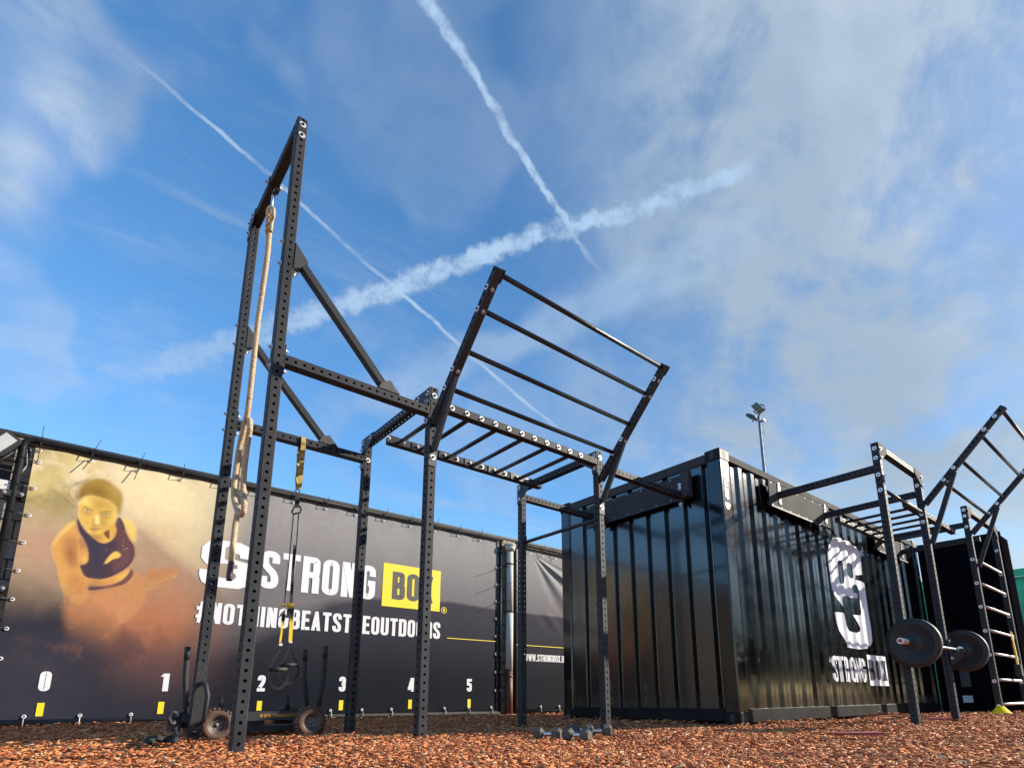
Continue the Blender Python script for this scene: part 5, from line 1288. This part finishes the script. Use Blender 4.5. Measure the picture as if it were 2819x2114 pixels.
b = MB(); b.ribbon([T(800, 1674, YS-.025), T(798, 1700, YS-.025)], .042, (1, 0, .1), .02); b.ribbon([T(784, 1682, YS-.03), T(775, 1690, YS-.03), T(771, 1694, YS-.03)], .03, (.3, 0, 1), .02)
b.ribbon([T(781, 1690, YS-.01), T(779, 1708, YS-.01)], .022, (1, 0, 0), .012); b.build('buckle', 'rubber', tr)
for uv in (((799, 1760), (800, 1769)), ((773, 1770), (772, 1777))): b = MB(); b.ribbon([T(*uv[0]), T(*uv[1])], .022, (1, 0, 0), .01); b.build('strap_tag', 'white_plastic', tr)
def handle(pts, grip):
    b = MB(); b.ribbon(lerp_path([T(*p) for p in pts], 8), .018, (.25, 1, .15), .013); b.build('handle_strap', 'black_strap', tr)
    b = MB(); b.cyl(T(*grip[0]), T(*grip[1]), .0155, seg=16); b.build('grip', 'rubber', tr)
ZN = lambda x, y: (480+x/4.008, 1700+y/4.008)
handle([ZN(*p) for p in ((1168, 360), (1110, 440), (1060, 540), (1042, 600), (1045, 690), (1080, 755), (1130, 780), (1185, 765), (1230, 710), (1255, 640), (1240, 560), (1200, 450), (1172, 380))], (ZN(1060, 568), ZN(1240, 568)))
YS -= -.05
handle([ZN(*p) for p in ((1275, 320), (1230, 400), (1185, 500), (1160, 600), (1165, 670), (1200, 715), (1250, 725), (1300, 705), (1345, 650), (1372, 580), (1350, 500), (1300, 390), (1278, 330))], (ZN(1185, 525), ZN(1355, 515)))
YS -= .05

# ------------------------------------------------------------------ push sled
YSL = 4.30; YSF = 4.78
sd = thing('push_sled', 'black wheeled push sled with upright push poles parked behind the rig tower', 'push sled', (1.23, 4.5, 0))
def V(u, v, y=YSL): return P(1, y, u, v)
zr = .128
b = MB(); b.box((.74, YSL+.05, .105), (1.64, YSL+.10, .165)); fr_ = b.build('side_rail', 'satin_plate', sd)
b = MB(); b.box((.74, YSF-.10, .105), (1.64, YSF-.05, .165)); b.build('side_rail', 'satin_plate', sd)
for x in (.76, 1.2, 1.58): b = MB(); b.box((x, YSL+.102, .07), (x+.05, YSF-.102, .155)); b.build('cross_member', 'dark_metal', sd)
b = MB(); b.box((1.0, YSL+.104, .03), (1.45, YSF-.104, .068)); b.build('brake_housing', 'dark_metal', sd)
lettering(fr_, 'lettering', 'WWW.TORQUEFITNESS', 1.20, 1.50, .125, .147, 'gold_print', YSL+.048, label='small gold web address on the sled rail')
lettering(fr_, 'lettering', 'TORQUE', 1.02, 1.10, .122, .145, 'white_print', YSL+.048, label='small white word on the sled rail')
def wheel(x, y, sgn):
    R, wd = .108, .075
    wm = thing('wheel', None, None, (x, y, .088)); wm.parent = sd; wm.location = Vector((x, y, .088))-sd.location
    for k_ in ('label', 'category'):
        if k_ in wm: del wm[k_]
    b = MB(); c_ = (x, y-wd/2, .088)
    b.lathe(c_, (0, 1, 0), [(.058, .004), (.066, -.002), (.085, .0), (.098, .008), (.105, .02), (.107, wd/2), (.105, wd-.02), (.098, wd-.008), (.066, wd), (.058, wd-.004)], 48, closed=True)
    for k in range(24):
        a = 2*math.pi*k/24; ca, sa = math.cos(a), math.sin(a)
        for y0, y1, da in ((-.002, .030, 0), (.034, wd+.002, .13)):
            aa = a+da; t0, t1 = aa-.075, aa+.075
            def pt(r, an, yy): return (x+r*math.cos(an), y-wd/2+yy, .088+r*math.sin(an))
            i = b.add([pt(.098, t0, y0), pt(.098, t1, y0), pt(.098, t1, y1), pt(.098, t0, y1), pt(.1125, t0+.02, y0+.006), pt(.1125, t1-.02, y0+.006), pt(.1125, t1-.02, y1-.004), pt(.1125, t0+.02, y1-.004)])
            for q in ((0, 1, 5, 4), (1, 2, 6, 5), (2, 3, 7, 6), (3, 0, 4, 7), (4, 5, 6, 7)): b.face([i+z for z in q])
    fix_normals(b.build('tyre', 'tyre', wm))
    b = MB(); b.lathe(c_, (0, 1, 0), [(.001, .022), (.012, .020), (.014, .024), (.038, .026), (.042, .018), (.050, .014), (.057, .004), (.062, .004), (.062, wd-.006), (.001, wd-.006)], 36); fix_normals(b.build('rim', 'rim', wm))
    for k in range(5):
        a = 2*math.pi*k/5+.5; bolt(wm, (x+.027*math.cos(a), y-wd/2+.025, .088+.027*math.sin(a)), (0, -1, 0), NUT, 'nut', .32)
    bolt(wm, (x, y-wd/2+.019, .088), (0, -1, 0), NUT, 'hub_nut', .45)
wx0 = V(595, 1999)[0]; wx1 = V(852, 1987)[0]
for y in (YSL, YSF):
    for x in (wx0, wx1): wheel(x, y, 1)
def pole(pts, y, r=.0165):
    path = pipe_path([V(*p, y) for p in pts], fil=.05); b = MB(); b.sweep(path, r, 14); b.build('push_pole', 'satin_plate', sd)
    e = path[-1]; e0 = path[-1]-(path[-1]-path[-2])/np.linalg.norm(path[-1]-path[-2])*.085
    b = MB(); b.cyl(e0, e+(e-e0)*.03, r*1.12, seg=16); b.build('pole_grip', 'rubber', sd)
pole([ZN(1468, 1000), ZN(1435, 680), ZN(1443, 355)], YSF-.05); pole([ZN(1585, 1000), ZN(1650, 650), ZN(1668, 318)], YSL+.07); pole([ZN(135, 1090), ZN(120, 680), ZN(148, 322)], YSL+.07)
for uv in ((ZN(512, 1010), ZN(518, 868)), (ZN(1245, 1020), ZN(1252, 855))):
    b = MB(); b.cyl(V(*uv[0], 4.54), V(*uv[1], 4.54), .0165, seg=16); b.build('weight_pin', 'rubber', sd)
b = MB(); b.box((.69, YSL+.08, .05), (.74, YSF-.2, .17)); b.sweep([(.70, 4.33, .165), (.675, 4.33, .175), (.655, 4.33, .14), (.675, 4.33, .10), (.70, 4.33, .10)], .012, 10); hb_ = b.build('hitch_bracket', 'dark_metal', sd)
for q in ((.71, .155), (.715, .075), (.70, .11)): bolt(hb_, (q[0], YSL+.079, q[1]), (0, -1, 0), NUT, 'nut', .8)
# harness on the ground
hg = lambda u, v, z: P(2, z, u, v)
b = MB(); b.ribbon(lerp_path([(.69, 4.32, .09), hg(487, 2024, .05), hg(470, 2030, .035), hg(440, 2036, .03), hg(412, 2040, .03), hg(398, 2037, .03), hg(402, 2030, .03)], 8), .035, (.1, .7, .7), .012)
b.ribbon(lerp_path([hg(405, 2034, .03), hg(430, 2030, .045), hg(455, 2036, .03), hg(480, 2038, .03), hg(490, 2034, .03)], 8), .03, (0, .6, .8), .014)
hn = b.build('harness_strap', 'black_strap', loc=(.45, 4.25, 0)); tag(hn, 'black webbing harness strap lying on the mulch left of the sled', 'harness')

# ------------------------------------------------------------------ dumbbells
def dumbbell_root():
    o = thing('hex_dumbbell', 'x', 'dumbbell'); 
    for s in (-1, 1):
        b = MB(); R = .043
        hexr = lambda r, x: [(x, r*math.cos(math.pi/3*k+math.pi/6), r*math.sin(math.pi/3*k+math.pi/6)) for k in range(6)]
        rings = [b.add(hexr(r, x)) for r, x in ((R*.72, s*.034), (R, s*.044), (R, s*.082), (R*.76, s*.096))]
        for a, c in zip(rings, rings[1:]):
            for j in range(6): b.face([a+j, a+(j+1) % 6, c+(j+1) % 6, c+j])
        b.face([rings[0]+5-j for j in range(6)]); b.face([rings[-1]+j for j in range(6)]); fix_normals(b.build('head', 'rubber_grey', o))
    b = MB(); b.lathe((-.036, 0, 0), (1, 0, 0), [(.012, 0), (.013, .012), (.015, .036), (.013, .060), (.012, .072)], 18); b.build('handle', 'chrome', o)
    return o
d0 = dumbbell_root()
def place_db(src, x, y, rz, lab, tilt=0):
    if src.get('used'):
        r = src.copy(); COL.objects.link(r)
        for ch in list(src.children):
            c = ch.copy(); COL.objects.link(c); c.parent = r
    else: r = src; src['used'] = 1
    r.location = (x, y, float(gz(x, y))+.040); r.rotation_euler = (tilt, 0, rz); r['label'] = lab; r['group'] = 'hex dumbbells on the mulch'
dbp = lambda u, v: tuple(P(2, .03, u, v)[:2])
for (x, y), rz, lab in ((dbp(1508, 2012), rad(-62), 'grey hex dumbbell on the mulch, leftmost of the group'), (dbp(1588, 2016), rad(-75), 'hex dumbbell end-on nearest the camera in front of the others'),
                      (dbp(1606, 2004), rad(-30), 'hex dumbbell behind the nearest one, with bright chrome handle'), (dbp(1646, 2007), rad(-35), 'hex dumbbell nearest the rig post, rightmost of the group')):
    place_db(d0, x, y, rz, lab)
for o in bpy.data.objects:
    if 'used' in o: del o['used']

# ------------------------------------------------------------------ training markers
q = P(2, .085, 2757, 1966)
cq = (8.05, 1.50)
d_ = ray(2757, 1962); tt = 6.55; cx_, cy_ = d_[0]*tt, d_[1]*tt; czz = .085
b = MB(); b.lathe((cx_, cy_, czz-.045), (0, 0, 1), [(.098, 0), (.098, .005), (.090, .008), (.034, .078), (.027, .078), (.024, .074)], 32, closed=True); o = b.build('marker_cone', 'cone_yellow', loc=(cx_, cy_, czz-.045)); tag(o, 'low yellow marker cone at the foot of the ladder post', 'cone')
for u, v, z, L_, lab in ((2358, 2020, .022, .27, 'nearer flat red rubber marker lying on the mulch'), (2572, 1979, .045, .24, 'red rubber marker between the two barbell rig posts')):
    q = P(2, z, u, v); n_ = np.array(RC[0]); n_[2] = 0; n_ /= np.linalg.norm(n_); m_ = np.array((-n_[1], n_[0], 0))
    b = MB(); c_ = np.array((q[0], q[1], z))
    b.prism([c_-n_*L_/2-m_*.06, c_+n_*L_/2-m_*.06, c_+n_*(L_/2+.03), c_+n_*L_/2+m_*.06, c_-n_*L_/2+m_*.06, c_-n_*(L_/2+.03)], (0, 0, .012)); o = fix_normals(b.build('rubber_marker', 'red_rubber', loc=tuple(c_))); tag(o, lab, 'marker')

# ------------------------------------------------------------------ second black container, green container
X5, YA, YBk = 10.42, 1.735, 2.79
c2n = thing('shipping_container', 'black container with lock rods and notices, behind the ladder of the second rig', 'container', (11.5, 2.2, 0))
b = MB(); b.box((X5+.03, YA+.02, .05), (X5+.55, YBk-.02, HC-.03)); b.build('body', 'matt_black', c2n)
b = MB(); b.box((X5-.005, YA+.10, .12), (X5+.0285, YA+.42, HC-.12)); b.build('door', 'matt_black', c2n)
b = MB(); b.box((X5-.005, YA+.43, .12), (X5+.0285, YBk-.08, HC-.12)); b.build('door', 'matt_black', c2n)
for y0 in (YA, YBk-.075):
    b = MB(); b.box((X5-.03, y0, 0), (X5+.028, y0+.075, HC)); b.build('corner_post', 'matt_black', c2n)
b = MB(); b.box((X5-.028, YA+.077, HC-.11), (X5+.0275, YBk-.077, HC-.005)); b.build('top_rail', 'matt_black', c2n)
b = MB(); b.box((X5-.028, YA+.077, .01), (X5+.0275, YBk-.077, .11)); b.build('bottom_rail', 'matt_black', c2n)
for y in (YA+.22, YA+.60): b = MB(); b.cyl((X5-.03, y, .08), (X5-.03, y, HC-.06), .014, seg=10); b.build('lock_rod', 'matt_black', c2n)
a0 = P(0, X5-.012, 2640, 1846); a1 = P(0, X5-.012, 2675, 1890)
b = MB(); b.box((X5-.012, min(a0[1], a1[1]), a1[2]), (X5-.0055, max(a0[1], a1[1]), a0[2])); b.build('grey_placard', 'placard', c2n)
a0 = P(0, X5-.012, 2650, 1914); a1 = P(0, X5-.012, 2680, 1933)
b = MB(); b.box((X5-.012, min(a0[1], a1[1]), a1[2]), (X5-.0055, max(a0[1], a1[1]), a0[2])); st = b.build('white_notice', 'white_print', c2n)
b = MB()
for f in (.2, .55, .8): zz_ = a1[2]+(a0[2]-a1[2])*f; b.box((X5-.014, min(a0[1], a1[1])+.01, zz_-.006), (X5-.0125, max(a0[1], a1[1])-.01, zz_+.006))
b.build('printed_lines', 'sticker_blue', st)
gn = thing('shipping_container', 'green corrugated container beyond the black ones at the right edge', 'container', (14.5, 2, 0))
b = MB(); pr = corr(4.7, .28, .035, .05)
for (s0, d0_), (s1_, d1_) in zip(pr, pr[1:]):
    if s1_ > s0:
        i = b.add([(13.9+d0_, 1.3+s0, .1), (13.9+d1_, 1.3+s1_, .1), (13.9+d1_, 1.3+s1_, 2.42), (13.9+d0_, 1.3+s0, 2.42)]); b.face([i, i+3, i+2, i+1])
b.build('side_panel', 'green_paint', gn)
b = MB(); b.box((13.86, 1.3, 2.42), (16.3, 6, 2.56)); b.build('top_rail', 'green_paint', gn)
b = MB(); b.box((13.835, 1.3, 2.395), (13.858, 6, 2.418)); b.build('rain_strip', 'green_light', gn)
b = MB(); b.box((13.95, 1.3, 0), (16.3, 6, 2.41)); b.build('body', 'green_paint', gn)
pb = P(0, 12.6, 2817, 1800); b = MB(); b.box((12.6, pb[1]-.9, -.1), (12.9, pb[1]+.03, P(0, 12.6, 2817, 1760)[2])); o = b.build('plywood_box', 'plywood', loc=(12.7, pb[1]-.4, 0)); tag(o, 'plain plywood box at the right edge before the green container', 'box')
# exercise bands hanging on the ladder post
bnd = thing('resistance_bands', 'orange and green resistance bands hanging on the last ladder post', 'resistance band', (XJ, YG-.06, 1.2))
for k, (mn, a, c_) in enumerate((('band_orange', (1572, 640), (1622, 905)), ('band_green', (1592, 700), (1626, 890)), ('band_yellow', (1580, 650), (1640, 920)))):
    y_ = YG-.045-.012*k; q0_ = P(1, y_, *ZH(*a)); q1_ = P(1, y_, *ZH(*c_)); b = MB(); b.ribbon([q0_, (q0_+q1_)/2+np.array((.01, 0, 0)), q1_], .035, (1, 0, 0), .006); b.build('band', mn, bnd)
b = MB(); qq = P(1, YG-.05, *ZH(1615, 900)); b.box((qq[0]-.03, YG-.10, qq[2]-.12), (qq[0]+.03, YG-.034, qq[2]+.02)); b.build('band_holder', 'rubber', bnd)

# ------------------------------------------------------------------ floodlight mast far behind
XM = 30
ms = thing('floodlight_mast', 'tall thin floodlight mast rising far behind the black container', 'floodlight mast', (30, 15.2, 0))
ZM = lambda x, y: P(0, XM, 1950+x/3.686, 1050+y/3.686)
t0 = ZM(512, 360); bx_ = t0[1]
b = MB(); b.cyl((XM, bx_, -.2), (XM, bx_, t0[2]), .14, .07, seg=12); b.build('pole', 'mast_steel', ms)
rr = np.array(RC[0]); rr[2] = 0; rr /= np.linalg.norm(rr)
b = MB()
for k in range(18):
    z = t0[2]-.5-k*.5; b.cyl((XM, bx_, z), np.array((XM, bx_, z))+rr*.22+np.array((0, 0, .06)), .018, seg=6)
b.build('step_bolts', 'mast_steel', ms)
def mpt(x, y, dd=0): return ZM(x, y)+np.array((dd, 0, 0))
b = MB()
for k in range(3):
    ox, oy = 22*k, 22*k
    b.prism([mpt(430+ox, 250+oy), mpt(488+ox, 208+oy), mpt(506+ox, 226+oy), mpt(448+ox, 268+oy)], (.25, 0, 0))
lm_ = fix_normals(b.build('lamp_head', 'lamp_glass', ms))
b = MB(); b.sweep([mpt(*p) for p in ((524, 235), (560, 240), (576, 285), (520, 332), (475, 318), (462, 295))], .035, 8); b.build('lamp_yoke', 'lamp_dark', ms)
b = MB(); b.prism([mpt(378, 330), (mpt(400, 322)), mpt(440, 330), mpt(478, 352), mpt(485, 375), mpt(470, 384), mpt(420, 376), mpt(385, 355)], (.3, 0, 0)); fix_normals(b.build('lamp_head', 'lamp_dark', ms))
b = MB(); b.sweep([mpt(*p) for p in ((470, 380), (495, 372), (520, 340))], .05, 8); b.sweep([mpt(*p) for p in ((445, 408), (470, 385), (495, 402))], .035, 8); b.build('lamp_arm', 'lamp_dark', ms)
b = MB(); b.box(tuple(mpt(530, 402)-np.array((.1, .25, .06))), tuple(mpt(530, 402)+np.array((.1, .05, .02)))); b.cyl(mpt(560, 398), mpt(568, 560), .012, seg=6); b.build('side_bracket', 'mast_steel', ms)

# ------------------------------------------------------------------ off to the left: what the glossy end panel mirrors
def conifer(x, y, h, lab):
    t = thing('conifer', lab, 'tree', (x, y, 0), 'conifers past the right edge' if y < 0 else 'conifers past the left edge')
    b = MB(); b.cyl((x, y, 0), (x, y, h*.9), .18, .03, seg=8); b.build('trunk', 'bark', t)
    N_ = 1800; z = h*(.12+.88*rng.random(N_)**1.2); r = (1-z/h)*h*.20*np.sqrt(rng.random(N_))+.05; a = rng.uniform(0, 6.28, N_); r = r*1.25
    c = np.stack([x+r*np.cos(a), y+r*np.sin(a), z], 1); d = rng.normal(0, .13, (N_, 3, 3)); V_ = (c[:, None]+d).reshape(-1, 3)
    me = bpy.data.meshes.new('crown'); me.from_pydata(V_.tolist(), [], np.arange(3*N_).reshape(-1, 3).tolist()); me.materials.append(MATS['leaf_dark']); attach('crown', me, t)
for k in range(9): conifer(-21+k*1.9+rng.uniform(-.4, .4), 17+k*.6+rng.uniform(-.8, .8), rng.uniform(5.4, 7.6), 'dark conifer beyond the left edge of the yard')
for k in range(16): conifer(4+k*3.0+rng.uniform(-.5, .5), -11+rng.uniform(-.8, .8), rng.uniform(6.0, 8.5), 'dark conifer beyond the right edge of the yard')
